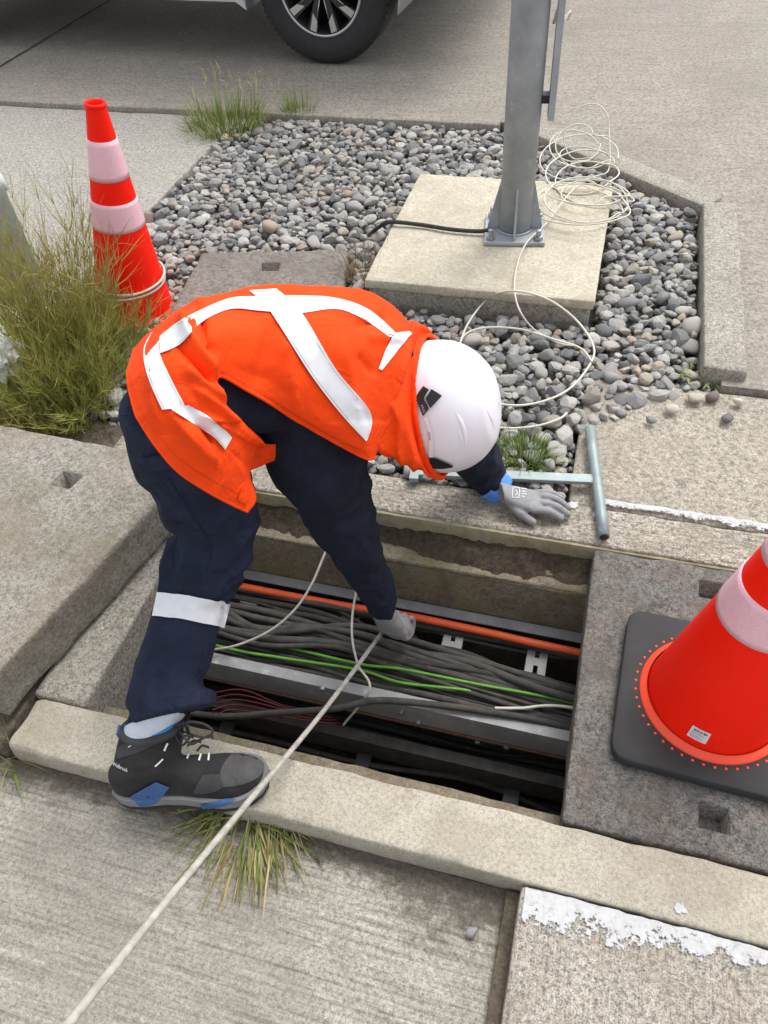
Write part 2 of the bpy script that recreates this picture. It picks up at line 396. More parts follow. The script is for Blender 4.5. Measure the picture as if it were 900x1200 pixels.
def galv(name, c=(.36, .38, .395), rough=.48, metal=.75):
    a = N(name); c = np.array(c)
    col = a.ramp(a.noise(7, 5, .65), [(.3, c*.72), (.7, c*1.15)])
    col = a.mix(a.ramp(a.noise(28, 5, .7), [(.60, 0.0), (.68, .6)]), col, (.52, .53, .53))
    a.col(col); a.set(Roughness=rough, Metallic=metal); a.bump(a.noise(150, 3), .12, .001); return a.m
MAT['galv'] = galv('galvanised_steel'); MAT['galv_pole'] = galv('galvanised_pole_steel', (.36, .385, .405), .6, .3)
MAT['galv_dusty'] = galv('dusty_tray_steel', (.35, .355, .355), .8, .2)
MAT['bracket'] = galv('pale_zinc_bracket', (.40, .40, .385), .65, .15)
MAT['tool'] = galv('grey_green_painted_steel', (.27, .325, .325), .5, .3)
MAT['rust'] = plain('rusty_tray_edge', (.19, .10, .075), .85, .2, .35, 40)
MAT['cable'] = plain('dusty_black_cable', (.034, .032, .028), .85, 0, .5, 45, .2, .001)
MAT['cable2'] = plain('dusty_grey_cable', (.060, .056, .050), .9, 0, .4, 35, .2, .001)
MAT['cable_dark'] = plain('deep_black_cable', (.025, .025, .025), .6, 0, .3, 40)
MAT['orange_cable'] = plain('orange_conduit_plastic', (.80, .115, .03), .5, 0, .12, 25)
MAT['green_cable'] = plain('green_earth_cable', (.11, .30, .03), .55, 0, .2, 30)
MAT['red_wire'] = plain('red_wire', (.10, .008, .010), .6)
MAT['white_cable'] = plain('off_white_cable', (.62, .58, .49), .55, 0, .08, 30)
MAT['rod'] = plain('worn_fibreglass_rod', (.40, .38, .335), .65, 0, .3, 55, .2, .0008)
MAT['bag'] = plain('white_plastic', (.74, .75, .76), .45, 0, .05, 20)
MAT['cabinet'] = plain('grey_green_paint', (.19, .225, .19), .75, 0, .14, 60, .5, .001)
MAT['tyre'] = plain('tyre_rubber', (.022, .022, .024), .8, 0, .25, 30, .3, .001)
MAT['alloy'] = plain('machined_alloy', (.52, .51, .50), .32, .8)
MAT['alloy_dark'] = plain('dark_alloy_paint', (.025, .026, .028), .4, .3)
MAT['car'] = plain('silver_car_paint', (.42, .43, .44), .28, .6)
MAT['trim'] = plain('black_trim', (.015, .015, .016), .6)
MAT['glass'] = plain('car_glass', (.02, .025, .03), .08)
MAT['joint'] = plain('dark_joint', (.05, .046, .042), .95, 0, .4, 30)

# ------------------------------------------------------------------ setting
TX0, TX1 = -.945, .90          # trench clear length
YF, YB = .598, 1.31            # kerb inner faces
YRF, YRB = .652, 1.222         # rebate edges
ZR = -.09
def struct(name, VF, mat, smooth=True, parent=None):
    o = mk(name, VF[0], VF[1], mat, parent, smooth)
    if not parent: tag(o, kind='structure')
    return o
# base ground sheet with the trench cut out, reaching the horizon
xs = [-150, TX0-.02, TX1, 150]; ys = [-150, YRF-.02, YRB+.02, 150]
V = [(x, y, -.10) for y in ys for x in xs]
Fq = [(j*4+i, j*4+i+1, (j+1)*4+i+1, (j+1)*4+i) for j in range(3) for i in range(3) if not (i == 1 and j == 1)]
struct('ground', (V, Fq), MAT['under'])
# paved slabs
def slab_struct(name, ext, mat, **kw): return struct(name, rough_box(ext, **kw), mat)
slab_struct('pavement', (-6, .036, -2.5, .472, -.16, -.068), MAT['brushed'], r=.009, res=.05, amp=.003, seed=3)
slab_struct('pavement', (.044, 4, -2.5, .4745, -.16, -.010), MAT['brushed_y'], r=.006, res=.02, amp=.002, seed=4)
V, Fq = box(.02, .06, -2.5, .47, -.15, -.052); struct('joint_filler', (V, Fq), MAT['soil'], False)
slab_struct('kerb', (-1.06, 2.6, .476, YF, -.30, 0), MAT['kerb'], r=.008, res=.010, amp=.0025, chip=1.5, seed=5)
slab_struct('kerb', (-1.30, 2.6, YB, 1.437, -.30, 0), MAT['kerb_rough'], r=.008, res=.012, amp=.003, chip=.8, seed=6)
slab_struct('kerb_facing', (-.935, 2.0, YB-.007, YB+.002, -.088, -.007), MAT['facing'], r=.0015, res=.02, amp=.0006, chip=.3, seed=18)
slab_struct('kerb', (-1.075, TX0, YF+.004, YB-.004, -.30, -.006), MAT['kerb_mid'], r=.010, res=.012, amp=.002, seed=8)
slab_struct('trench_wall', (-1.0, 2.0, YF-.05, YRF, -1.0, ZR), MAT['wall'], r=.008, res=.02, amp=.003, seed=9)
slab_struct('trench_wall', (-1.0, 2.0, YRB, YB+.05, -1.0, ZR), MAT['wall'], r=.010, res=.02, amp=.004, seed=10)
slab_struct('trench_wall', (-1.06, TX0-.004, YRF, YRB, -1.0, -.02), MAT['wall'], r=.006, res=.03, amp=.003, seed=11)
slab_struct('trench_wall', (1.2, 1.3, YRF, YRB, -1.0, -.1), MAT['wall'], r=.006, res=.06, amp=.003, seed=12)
V, Fq = box(-1.05, 1.3, YRF-.05, YRB+.05, -1.02, -.97); struct('trench_floor', (V, Fq), MAT['dirt'], False)
# dirt lying on the back rebate
def dirt_strip(name, x0, x1, y0, y1, zfn, mat, res=.008, seed=20):
    nx = int((x1-x0)/res); ny = int((y1-y0)/res)
    X, Y = np.meshgrid(np.linspace(x0, x1, nx), np.linspace(y0, y1, ny), indexing='ij')
    P = np.stack([X.ravel(), Y.ravel(), 0*X.ravel()], 1); P[:, 2] = zfn(P, X.ravel(), Y.ravel())
    Fg = [(i*ny+j, (i+1)*ny+j, (i+1)*ny+j+1, i*ny+j+1) for i in range(nx-1) for j in range(ny-1)]
    o = mk(name, P, Fg, mat); return tag(o, 'dark crumbly dirt lying on the back ledge of the trench', 'dirt', kind='stuff')
def zf(P, X, Y):
    t = (Y-YRB)/(YB-YRB); e = fbm(P*np.array([7, 7, 7]), 21, 4); g = fbm(P*55, 22, 3)
    h = (t-.30+.9*(e-.5)+.25*(vn(P*np.array([1.8, .1, 1]), 29)-.5))*.075
    return ZR-.006+np.clip(h, -.004, .045)+np.where(h > 0, (g-.5)*.026, 0)
dirt_strip('dirt', TX0+.01, .6, YRB-.004, YB-.002, zf, MAT['dirt'])
slab_struct('earth_verge', (-8, -1.078, .474, 1.56, -.16, -.012), MAT['soil'], r=.01, res=.06, amp=.006, seed=19)
# walkway to the right of the gravel
slab_struct('walkway', (.022, 5, 1.443, 1.99, -.16, -.006), MAT['walk_tan'], r=.010, res=.03, amp=.002, seed=13)
slab_struct('sidewalk', (-8, -1.90, 1.55, 3.80, -.16, 0), MAT['side_walk'], r=.010, res=.08, amp=.003, seed=14)
# road: one sheet with the cut-off corner, standing a little above the gravel
ZROAD = .014
E0, E1, E2, E3 = (-.545, 3.835), (.362, 3.105), (.352, 2.06), (.478, 2.06)
Vt = [(-60, 3.835), (-.52, 3.86), (.41, 3.115), (.41, 2.0), (60, 2.0), (60, 60), (-60, 60)]
V = [(x, y, ZROAD) for x, y in Vt]+[(x, y, -.10) for x, y in Vt]; n = len(Vt)
Fq = [(0, 1, 6), (1, 5, 6), (1, 2, 5), (2, 4, 5), (2, 3, 4)]+[(i+n, (i+1) % n+n, (i+1) % n, i) for i in range(n)]
struct('road', (V, Fq), MAT['road'], False)
# kerb on the right of the gravel with its slanted return
slab_struct('kerb', (.352, .476, 2.03, 3.10, -.10, .052), MAT['kerb_mid'], r=.010, res=.02, amp=.002, seed=15)
dvec = np.array([E0[0]-E1[0], E0[1]-E1[1]]); Ld = np.linalg.norm(dvec); du = dvec/Ld; dn = np.array([-du[1], du[0]])
if dn[0] < 0: dn = -dn
def dmap(P):
    Q = P.copy(); o = np.array(E1)
    Q[:, :2] = o+P[:, :1]*du+P[:, 1:2]*dn; return Q
struct('kerb', rough_box((.0, Ld, -.002, .12, -.10, .030), r=.010, res=.02, amp=.002, seed=16, fmap=dmap), MAT['kerb_mid'])
slab_struct('kerb', (-9, -.56, 3.806, 3.90, -.10, .024), MAT['road'], r=.010, res=.03, amp=.003, seed=17)
# expansion joints in the road
def strip(P, wd, z):
    P = np.asarray(P, float); V = []; 
    for i, p in enumerate(P):
        t = nz(P[min(i+1, len(P)-1)]-P[max(i-1, 0)]); s = np.array([-t[1], t[0]])*wd*(.6+.8*random.random())
        V += [(p[0]+s[0], p[1]+s[1], z), (p[0]-s[0], p[1]-s[1], z)]
    return V, [(2*i, 2*i+1, 2*i+3, 2*i+2) for i in range(len(P)-1)]
for a, b in (((-6, 82), (140, -6)), ((649, 28), (660, -8))):
    p, q = gp(*a, ZROAD)[:2], gp(*b, ZROAD)[:2]; e = p+(q-p)*1.6
    struct('road_joint', strip([p+(e-p)*t+np.array([0, .006*math.sin(t*40)]) for t in np.linspace(0, 1, 40)], .009, ZROAD+.004), MAT['joint'], False)

# white paint ragged along the front pavement and the walkway
def ragged(name, x0, x1, y_hi, y_lo, z, seed, n=160, m=14, peak=.80):
    X = np.linspace(x0, x1, n); V = []; A = []
    for x in X:
        hi = y_hi(x)+(fbm(np.array([[x*30, seed, 0]]), seed, 4)[0]-.5)*.008; lo = y_lo(x)
        for t in np.linspace(0, 1, m): V.append((x, hi+(lo-hi)*t, z)); A.append(peak*(1-t**1.6)+.05-(.5 if t == 1 else 0))
    o = mk(name, V, [(i*m+j, i*m+j+1, (i+1)*m+j+1, (i+1)*m+j) for i in range(n-1) for j in range(m-1)], MAT['paint'], None, False)
    point_attr(o, 'rnd', A); return tag(o, kind='structure')
ragged('painted_stripe', .052, .66, lambda x: .471, lambda x: .375+.075*min(1, max(0, (x-.05))/.5)-(.02 if .2 < x < .26 else 0), -.0065, 31)
ragged('painted_stripe', .085, .70, lambda x: 1.470, lambda x: 1.432, .0035, 33, peak=.66)
def blob(name, c, r, z, seed):
    a = np.linspace(0, 2*np.pi, 24, endpoint=False); V = [(c[0], c[1], z)]; A = [1.0]
    for k in range(1, 6):
        for t in a: V.append((c[0]+r*k/5*math.cos(t), c[1]+.85*r*k/5*math.sin(t), z)); A.append(1.05-k/5*1.0)
    Fq = [(0, 1+i, 1+(i+1) % 24) for i in range(24)]+[(1+24*k+i, 1+24*(k+1)+i, 1+24*(k+1)+(i+1) % 24, 1+24*k+(i+1) % 24) for k in range(4) for i in range(24)]
    o = mk(name, V, Fq, MAT['paint'], None, False); point_attr(o, 'rnd', A); return tag(o, kind='structure')
for k, (px, py, r, z) in enumerate(((798, 1064, .018, .003), (868, 1118, .03, -.006), (672, 592, .024, .005), (698, 602, .018, .004))): blob('paint_patch', gp(px, py, z), r, z, 40+k)

# ------------------------------------------------------------------ concrete cover slabs
def quad_map(c00, c10, c11, c01, z0, z1):
    c = [np.asarray(q, float)[:2] for q in (c00, c10, c11, c01)]
    lx = np.linalg.norm(c[1]-c[0]); ly = np.linalg.norm(c[3]-c[0])
    def f(P):
        u = P[:, :1]/lx; v = P[:, 1:2]/ly; Q = P.copy()
        Q[:, :2] = (1-u)*(1-v)*c[0]+u*(1-v)*c[1]+u*v*c[2]+(1-u)*v*c[3]; return Q
    return lx, ly, f
o = mk('cover_slab', *rough_box((.102, .86, .604, 1.300, -.086, -.004), r=.007, res=.0125, amp=.003, chip=1.4, seed=51, holes=((.352, .405, .655, .705, .05), (.352, .41, 1.205, 1.255, .05))), MAT['slab_dark'])
tag(o, 'dark stained concrete cover slab under the large cone on the right', 'slab')
zt = .135
fl, fr = gp(-60, 846, zt), gp(2, 782, zt); br = gp(204, 566, zt); bl = gp(38, 504, zt)
edge_dir = nz(br-fr); near_r = fr-edge_dir*.05; br = br+edge_dir*.085; far_l = bl+(bl-br)*.35; near_l = near_r+(bl-br)*1.35
lx, ly, fm = quad_map(near_l, near_r, br, far_l, 0, zt)
hx, hy = gp(78, 562, zt)[:2], None
def inv(p, it=30):
    u = np.array([lx*.6, ly*.8])
    for _ in range(it):
        q = fm(np.array([[u[0], u[1], 0]]))[0, :2]; u = u+(p[:2]-q)
    return u
hc = inv(gp(78, 563, zt))
o = mk('cover_slab', *rough_box((0, lx, 0, ly, .004, zt), r=.011, res=.014, amp=.003, seed=52, holes=((hc[0]-.030, hc[0]+.030, hc[1]-.026, hc[1]+.026, .065),), fmap=fm), MAT['slab_tan'])
tag(o, 'tan concrete cover slab lifted aside left of the open trench', 'slab')
zt2 = .02
c_bl, c_br = gp(236, 296, zt2), gp(408, 292, zt2); c_fl = gp(196, 372, zt2); c_fr = c_br+(c_fl-c_bl)*1.0+np.array([.05, -.05, 0])
lx, ly, fm = quad_map(c_fl, c_fr, c_br, c_bl, 0, zt2)
hc = inv(gp(316, 313, zt2))
o = mk('cover_slab', *rough_box((0, lx, 0, ly, -.09, zt2), r=.010, res=.018, amp=.004, seed=53, holes=((hc[0]-.038, hc[0]+.038, hc[1]-.026, hc[1]+.026, .06),), fmap=fm), MAT['slab_far'])
tag(o, 'brown concrete cover slab lying in the gravel behind the worker', 'slab')

# ------------------------------------------------------------------ pole on its footing
ZP = .09
PX0, PX1, PY0, PY1 = -.775, .008, 2.262, 3.10
ft = empty('pole_footing', 'pale square concrete footing under the steel pole', 'footing', loc=(-.38, 2.68, -.1))
def ch(name, VF, mat, parent, smooth=True):
    o = mk(name, VF[0], VF[1], mat, parent, smooth); o.location = -Vector(parent.location); return o
ch('footing_top', rough_box((PX0, PX1, PY0, PY1, .055, ZP), r=.008, res=.02, amp=.0015, seed=55), MAT['pad'], ft)
ch('footing_base', rough_box((PX0+.012, PX1-.012, PY0+.012, PY1-.012, -.12, .054), r=.008, res=.03, amp=.003, seed=56), MAT['kerb_mid'], ft)
pb = gp(603, 268, ZP+.012); 
pole = empty('steel_pole', 'galvanised steel pole bolted to the pale footing', 'pole', loc=tuple(pb))
pc = np.array([pb[0], pb[1], ZP])
ang = math.radians(8); ux = np.array([math.cos(ang), math.sin(ang), 0]); uy = np.array([-math.sin(ang), math.cos(ang), 0]); uz = np.array([0, 0, 1.])
o = ch('base_plate', obox(pc+uz*.009, ux*.108, uy*.108, uz*.007), MAT['galv_pole'], pole, False); apply_mods(o, [m_bevel(.003)])
ch('post', loft([pc+uz*z+.0585*(np.cos(t)[:, None]*ux+np.sin(t)[:, None]*uy) for z in (.0175, .8, 2.0, 4.5) for t in [np.linspace(0, 2*np.pi, 48, endpoint=False)]]), MAT['galv_pole'], pole)
for k in range(4):
    d = (ux, uy, -ux, -uy)[k]; e = np.cross(uz, d)*.004; b0 = pc+uz*.0172
    tri = [b0+d*.058, b0+d*.098, b0+d*.098+uz*.010, b0+d*.0588+uz*.17]
    ch('gusset', (np.array([p+e for p in tri]+[p-e for p in tri]), [(0, 1, 2, 3), (7, 6, 5, 4), (0, 4, 5, 1), (1, 5, 6, 2), (2, 6, 7, 3), (3, 7, 4, 0)]), MAT['galv_pole'], pole, False)
    c = pc+(ux*(1 if k in (0, 3) else -1)+uy*(1 if k < 2 else -1))*.084+uz*.017
    v1 = lathe([(0, .0), (.016, 0), (.016, .012), (.009, .013), (.009, .034), (.0, .036)], 6, c)
    ch('anchor_bolt', v1, MAT['galv'], pole, False)
ch('weld_bead', tube(np.array([pc+uz*.018+.061*(math.cos(t)*ux+math.sin(t)*uy) for t in np.linspace(0, 2*np.pi, 40)]), .005, 6, False), MAT['galv'], pole)
bo = pc+ux*.078+uy*.0
ch('cable_cover', obox(bo+uz*1.35+ux*.012, ux*.010, uy*.034, uz*.95), MAT['galv_pole'], pole, False)
ch('cover_bracket', obox(bo+uz*.46-ux*.012, ux*.018, uy*.02, uz*.012), MAT['trim'], pole, False)
ch('tie_wire', tube(cr([bo+uz*.68+ux*.02+uy*-.03, bo+uz*.70+ux*.04, bo+uz*.675+ux*.035+uy*.01, bo+uz*.685+ux*.02+uy*.035], 14), .003, 6), MAT['white_cable'], pole)

# ------------------------------------------------------------------ gravel
poly = np.array([(-1.90, 3.80), (-.56, 3.80), (-.54, 3.82), (.352, 3.10), (.352, 2.04), (.44, 2.0), (.20, 1.86), (.03, 1.72), (.015, 1.44), (-1.15, 1.44), (-1.62, 1.48), (-1.90, 1.9)])
def inside(P, poly):
    x, y = P[:, 0], P[:, 1]; c = np.zeros(len(P), bool); j = len(poly)-1
    for i in range(len(poly)):
        xi, yi = poly[i]; xj, yj = poly[j]
        m = ((yi > y) != (yj > y)) & (x < (xj-xi)*(y-yi)/(yj-yi+1e-12)+xi); c ^= m; j = i
    return c
def stone_variant(seed):
    bm = bmesh.new(); bmesh.ops.create_icosphere(bm, subdivisions=2, radius=1.0)
    r = np.random.default_rng(seed); P = np.array([v.co[:] for v in bm.verts])
    for _ in range(r.integers(8, 14)):
        d = nz(r.normal(size=3)); h = r.uniform(.52, .84); s_ = P@d; m = s_ > h
        P[m] -= np.outer((s_[m]-h)*.93, d)
    P *= 1+.10*(vn(P*1.7+seed*3.1, seed)-.5)[:, None]
    P /= np.abs(P).max(0); Fq = [tuple(v.index for v in f.verts) for f in bm.faces]; bm.free(); return P, Fq
SV = [stone_variant(100+i) for i in range(14)]
cell = .006; gx0, gy0 = -2.0, 1.3; gw, gh = int(2.6/cell), int(2.7/cell)
hm = np.full((gw, gh), -.062)
def block(x0, x1, y0, y1): hm[int((x0-gx0)/cell):int((x1-gx0)/cell), int((y0-gy0)/cell):int((y1-gy0)/cell)] = 9
block(PX0-.004, PX1+.004, PY0-.004, PY1+.004)
gxx, gyy = np.meshgrid(gx0+(np.arange(gw)+.5)*cell, gy0+(np.arange(gh)+.5)*cell, indexing='ij')
GP_ = np.stack([gxx.ravel(), gyy.ravel()], 1)
sq = np.array([c_fl[:2], c_fr[:2], c_br[:2], c_bl[:2]])
hm[inside(GP_, sq).reshape(gw, gh)] = 9; hm[~inside(GP_, poly).reshape(gw, gh)] = 9
stones = []
cand = np.stack([rng.uniform(-1.9, .45, 34000), rng.uniform(1.42, 3.82, 34000)], 1); cand = cand[inside(cand, poly)]
for k, (x, y) in enumerate(cand):
    near = y < 2.3
    a = float(np.clip(rng.lognormal(math.log(.0188), .34), .009, .040)); b = a*rng.uniform(.62, .95); c = a*rng.uniform(.42, .7); th = rng.uniform(0, np.pi)
    R_ = int(a/cell)+1; i0, j0 = int((x-gx0)/cell), int((y-gy0)/cell)
    if i0-R_ < 0 or j0-R_ < 0 or i0+R_+1 > gw or j0+R_+1 > gh: continue
    W = hm[i0-R_:i0+R_+1, j0-R_:j0+R_+1]
    dx = (np.arange(-R_, R_+1)*cell)[:, None]; dy = (np.arange(-R_, R_+1)*cell)[None, :]
    u = (dx*math.cos(th)+dy*math.sin(th))/a; v = (-dx*math.sin(th)+dy*math.cos(th))/b; q = u*u+v*v; m = q < 1
    core = q < .8
    if W[core].max() > 5: continue
    base = np.sort(W[m])[int(m.sum()*.62)]
    lim = -.004 if y > 1.6 else .0
    if base > lim: continue
    z = base+c*.62; prof = np.sqrt(np.clip(1-q, 0, 1))*c
    W[m] = np.maximum(W[m], (z+prof)[m])
    px = pr((x, y, z)); stones.append((x, y, z, a, b, c, th, k, a/px[2], px[0], px[1]))
hidden = lambda s: (150 < s[9] < 480 and 360 < s[10] < 560)
vis = sorted([s for s in stones if not hidden(s) and s[2] > -.045], key=lambda s: -s[8])
single = set(s[7] for s in vis[:300])
gb = empty('gravel_bed'); tag(gb, kind='structure')
smesh = []
for i, (P, Fq) in enumerate(SV):
    me = bpy.data.meshes.new('stone'); me.from_pydata([tuple(p) for p in P], [], Fq); me.polygons.foreach_set('use_smooth', [i % 3 == 0]*len(Fq)); me.materials.append(MAT['stone_obj']); smesh.append(me)
JV, JF, JR = [], [], []; n0 = 0
def stone_matrix(s, k):
    x, y, z, a, b, c, th = s[:7]; r = random.Random(k)
    M_ = Matrix.Translation((x, y, z)) @ Matrix.Rotation(th, 4, 'Z') @ Matrix.Rotation(r.gauss(0, .28), 4, 'X') @ Matrix.Rotation(r.gauss(0, .28), 4, 'Y') @ Matrix.Diagonal((a, b, c, 1))
    return M_
for s_ in stones:
    M_ = stone_matrix(s_, s_[7]); vi = s_[7] % 14
    if s_[7] in single:
        o = bpy.data.objects.new('stone', smesh[vi]); COL.objects.link(o); o.matrix_world = M_; o.parent = gb
    else:
        A = np.array(M_); P = SV[vi][0]@A[:3, :3].T+A[:3, 3]; JV.append(P); JF += [tuple(i+n0 for i in f) for f in SV[vi][1]]
        JR.append(np.full(len(P), random.Random(s_[7]*3+1).random())); n0 += len(P)
o = mk('stone', np.concatenate(JV), JF, MAT['stone_att'], gb, False); point_attr(o, 'rnd', np.concatenate(JR)); tag(o, kind='stuff')
# a few loose stones that rolled onto the walkway
for k, (px, py, a, lab) in enumerate(((788, 479, .021, 'pale round stone on the walkway below the kerb end'), (851, 490, .022, 'dark flat stone lying alone on the walkway'), (866, 471, .018, 'small cream stone at the foot of the kerb corner'), (815, 466, .026, 'knobbly cream stone in front of the kerb end'), (836, 464, .024, 'dark brown stone in front of the kerb end'), (762, 492, .017, 'grey stone at the edge of the gravel on the walkway'), (553, 1092, .013, 'smooth oval grey pebble set in the front pavement'))):
    z = -.066 if py > 1000 else .004; p = gp(px, py, z+.008)
    me = smesh[(k*5+2) % 14].copy(); me.name = 'loose_stone'; me.materials.clear()
    cc = [(.46, .44, .37), (.14, .14, .135), (.5, .46, .38), (.40, .37, .30), (.15, .125, .11), (.22, .22, .21), (.25, .25, .235)][k]
    me.materials.append(plain('loose_stone_rock', cc, .8, 0, .3, 70, .4, .001)); me.polygons.foreach_set('use_smooth', [True]*len(me.polygons))
    o = bpy.data.objects.new('loose_stone', me); COL.objects.link(o); o.location = p; o.scale = (a, a*.8, a*.6); o.rotation_euler = (random.gauss(0, .2), random.gauss(0, .2), random.uniform(0, 3))
    tag(o, lab, 'stone', 'loose stones off the gravel')

# ------------------------------------------------------------------ inside the trench: trays and cables
ZT = -.262
def rail(name, y, zt, h, mat, parent, face=-1, fl=.022, x0=-.98, x1=1.15):
    """C-shaped side rail, web towards the camera (face=-1) or away"""
    t = .004; pts = [(0, 0), (fl, 0), (fl, -t), (t, -t), (t, -h+t), (fl, -h+t), (fl, -h), (0, -h)]
    pts = [(y+(-face)*a, zt+b) for a, b in pts]; n = len(pts)
    V = [(x, p[0], p[1]) for x in (x0, x1) for p in pts]
    Fq = [(i, (i+1) % n, n+(i+1) % n, n+i) for i in range(n)]+[tuple(range(n))[::-1], tuple(range(n, 2*n))]
    if face > 0: Fq = [f[::-1] for f in Fq]
    return mk(name, V, Fq, mat, parent, False)
tray = empty('cable_tray', 'galvanised ladder tray carrying the cable bundle across the trench', 'cable tray', loc=(0, 0, 0))
yfr = gp(450, 821, ZT)[1]; ybr = gp(480, 709, ZT)[1]
rail('side_rail', yfr, ZT, .085, MAT['galv_dusty'], tray, -1, .03); rail('side_rail', ybr+.012, ZT+.004, .08, MAT['galv_dusty'], tray, 1, .030)
mk('rail_liner', *box(-.98, 1.15, ybr-.012, ybr-.004, ZT-.075, ZT-.002), MAT['cable_dark'], tray, False)
mk('rail_edge', *box(-.98, 1.15, yfr-.006, yfr-.001, ZT-.092, ZT-.0855), MAT['rust'], tray, False)
for px, py in ((527, 765), (627, 785), (278, 735), (400, 752)):
    c = gp(px, py, ZT-.030); hw = .024; y0, y1 = yfr+.032, ybr-.014
    V, Fq = [], []
    # strut with slots: two side strips and bridges between the slots
    parts = [box(c[0]-hw, c[0]-.006, y0, y1, ZT-.034, ZT-.030), box(c[0]+.006, c[0]+hw, y0, y1, ZT-.034, ZT-.030)]
    yy = c[1]-.012-.05*3
    while yy < y1:
        a, b = max(yy+.026, y0), min(yy+.05, y1)
        if b > a: parts.append(box(c[0]-.006, c[0]+.006, a, b, ZT-.0335, ZT-.0305))
        yy += .05
    parts += [box(c[0]-hw-.003, c[0]-hw, y0, y1, ZT-.060, ZT-.0295), box(c[0]+hw, c[0]+hw+.003, y0, y1, ZT-.060, ZT-.0295)]
    mk('rung', *join(parts), MAT['bracket'], tray, False)
for px, py in ((378, 806), (470, 834), (490, 846), (560, 868), (594, 874)):
    p = yp(px, py, yfr-.001); mk('bolt', *lathe([(0, .009), (.007, .008), (.0085, .0), (.0085, -.002)], 8, p, (0, -1, 0)), MAT['galv'], tray, False)
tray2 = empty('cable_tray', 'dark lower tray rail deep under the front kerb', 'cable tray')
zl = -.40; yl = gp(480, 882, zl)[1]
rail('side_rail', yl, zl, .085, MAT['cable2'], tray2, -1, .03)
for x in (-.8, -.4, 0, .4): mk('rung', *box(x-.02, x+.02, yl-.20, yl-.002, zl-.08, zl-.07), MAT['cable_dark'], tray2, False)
def cable(name, P, r, mat, label, cat='cable', group=None, seg=8, parent=None, n=60):
    o = mk(name, *tube(cr(P, n), r, seg), mat, parent)
    if not parent: tag(o, label, cat, group)
    return o
G = 'black cables bundled in the trench'
r_ = random.Random(3)
specs = []
y0, y1 = yfr+.035, ybr-.03
for k in range(54):   # bundle in the tray: dense at the front, gap towards the back on the right
    r = r_.choice([.0035, .004, .005, .006, .007, .008, .009, .011]); t = (k+.5)/54
    ya = y0+(y1-y0)*(t**1.05); yb = y0+(y1-y0)*(.40*t if t < .88 else .86+.14*(t-.88)/.12)
    lay = r_.random(); z = ZT-.055+r+.046*lay
    pts = []
    for q in np.linspace(0, 1, 11):
        y = ya+(yb-ya)*max(0, min(1, (q-.18)*1.9))+r_.gauss(0, .011); pts.append((-1.02+2.1*q, min(max(y, y0), y1), z+r_.gauss(0, .007)))
    cable('cable', pts, r, MAT['cable2' if r_.random() < .45 else 'cable'], 'dusty black cable lying in the bundle on the tray', group=G)
for k in range(6):    # crossing ones, on top, at the left
    a = gp(r_.uniform(235, 270), r_.uniform(700, 745), ZT+.01); b = gp(r_.uniform(420, 520), r_.uniform(745, 790), ZT+.005)
    m1 = a+(b-a)*.35+np.array([0, r_.uniform(-.05, .02), .01]); m2 = a+(b-a)*.7+np.array([0, r_.uniform(-.01, .03), .012])
    e = b+np.array([.55, -.05+r_.uniform(-.02, .02), -.015]); st = a+np.array([-.3, .03, -.01])
    cable('cable', [st, a, m1, m2, b, e], r_.choice([.007, .009, .011]), MAT['cable2'], 'dusty grey cable crossing over the top of the bundle', group='grey cables crossing the bundle')
for k in range(26):    # deep cables in the dark
    y = YRF+.05+.26*r_.random(); z = (-.455 if k % 2 else -.52)-.05*r_.random()
    cable('cable', [(-1.0+2.1*q, y+r_.gauss(0, .012), z+r_.gauss(0, .012)) for q in np.linspace(0, 1, 8)], r_.choice([.006, .008, .010, .013]), MAT['cable' if k % 3 else 'cable_dark'], 'black cable running deep under the tray in shadow', group='deep cables under the tray', n=40)
zo = ZT+.002
cable('conduit', [(-1.0, gp(280, 686, zo)[1]+.01, zo-.01), gp(278, 686, zo), gp(400, 709, zo), gp(480, 722, zo), gp(580, 743, zo), gp(676, 764, zo), (1.1, gp(676, 764, zo)[1], zo-.02)], .0105, MAT['orange_cable'], 'orange conduit along the back of the trench', seg=12)
zg = ZT+.004
cable('earth_cable', [gp(200, 735, zg)-np.array([.3, 0, 0]), gp(255, 757, zg), gp(330, 771, zg), gp(420, 785, zg), gp(470, 800, zg), gp(540, 808, zg+.004), gp(560, 813, zg-.02)], .0042, MAT['green_cable'], 'green earth cable ending half way along the bundle')
cable('earth_cable', [gp(200, 742, zg)-np.array([.3, 0, 0]), gp(262, 743, zg), gp(330, 757, zg), gp(420, 778, zg+.004), gp(470, 784, zg+.006), gp(560, 802, zg+.006), gp(668, 823, zg), gp(668, 823, zg)+np.array([.3, -.01, -.02])], .0042, MAT['green_cable'], 'green earth cable running under the right slab')
cable('cable', [gp(225, 838, -.36)-np.array([.3, 0, 0]), gp(240, 838, -.35), gp(330, 835, ZT-.02), gp(395, 830, ZT+.012), gp(440, 821, ZT+.02), gp(500, 825, ZT+.018), gp(570, 834, ZT+.01), gp(655, 850, ZT-.0), gp(655, 850, ZT)+np.array([.4, 0, -.03])], .009, MAT['cable2'], 'grey cable looping over the front rail of the tray')
cable('cable', [gp(580, 830, ZT+.0), gp(610, 830, ZT+.012), gp(668, 829, ZT+.012), gp(668, 829, ZT+.01)+np.array([.3, 0, 0])], .004, MAT['white_cable'], 'thin white cable at the right end of the bundle')
for k in range(5):
    cable('red_wire', [gp(225+8*k, 820+4*k, -.33), gp(280, 808+6*k, -.31-.01*k), gp(330+10*k, 826+5*k, -.33), gp(380+5*k, 835+3*k, -.36)], .0022, MAT['red_wire'], 'thin red wire hanging below the front tray rail', 'wire', 'red wires below the tray', 5)
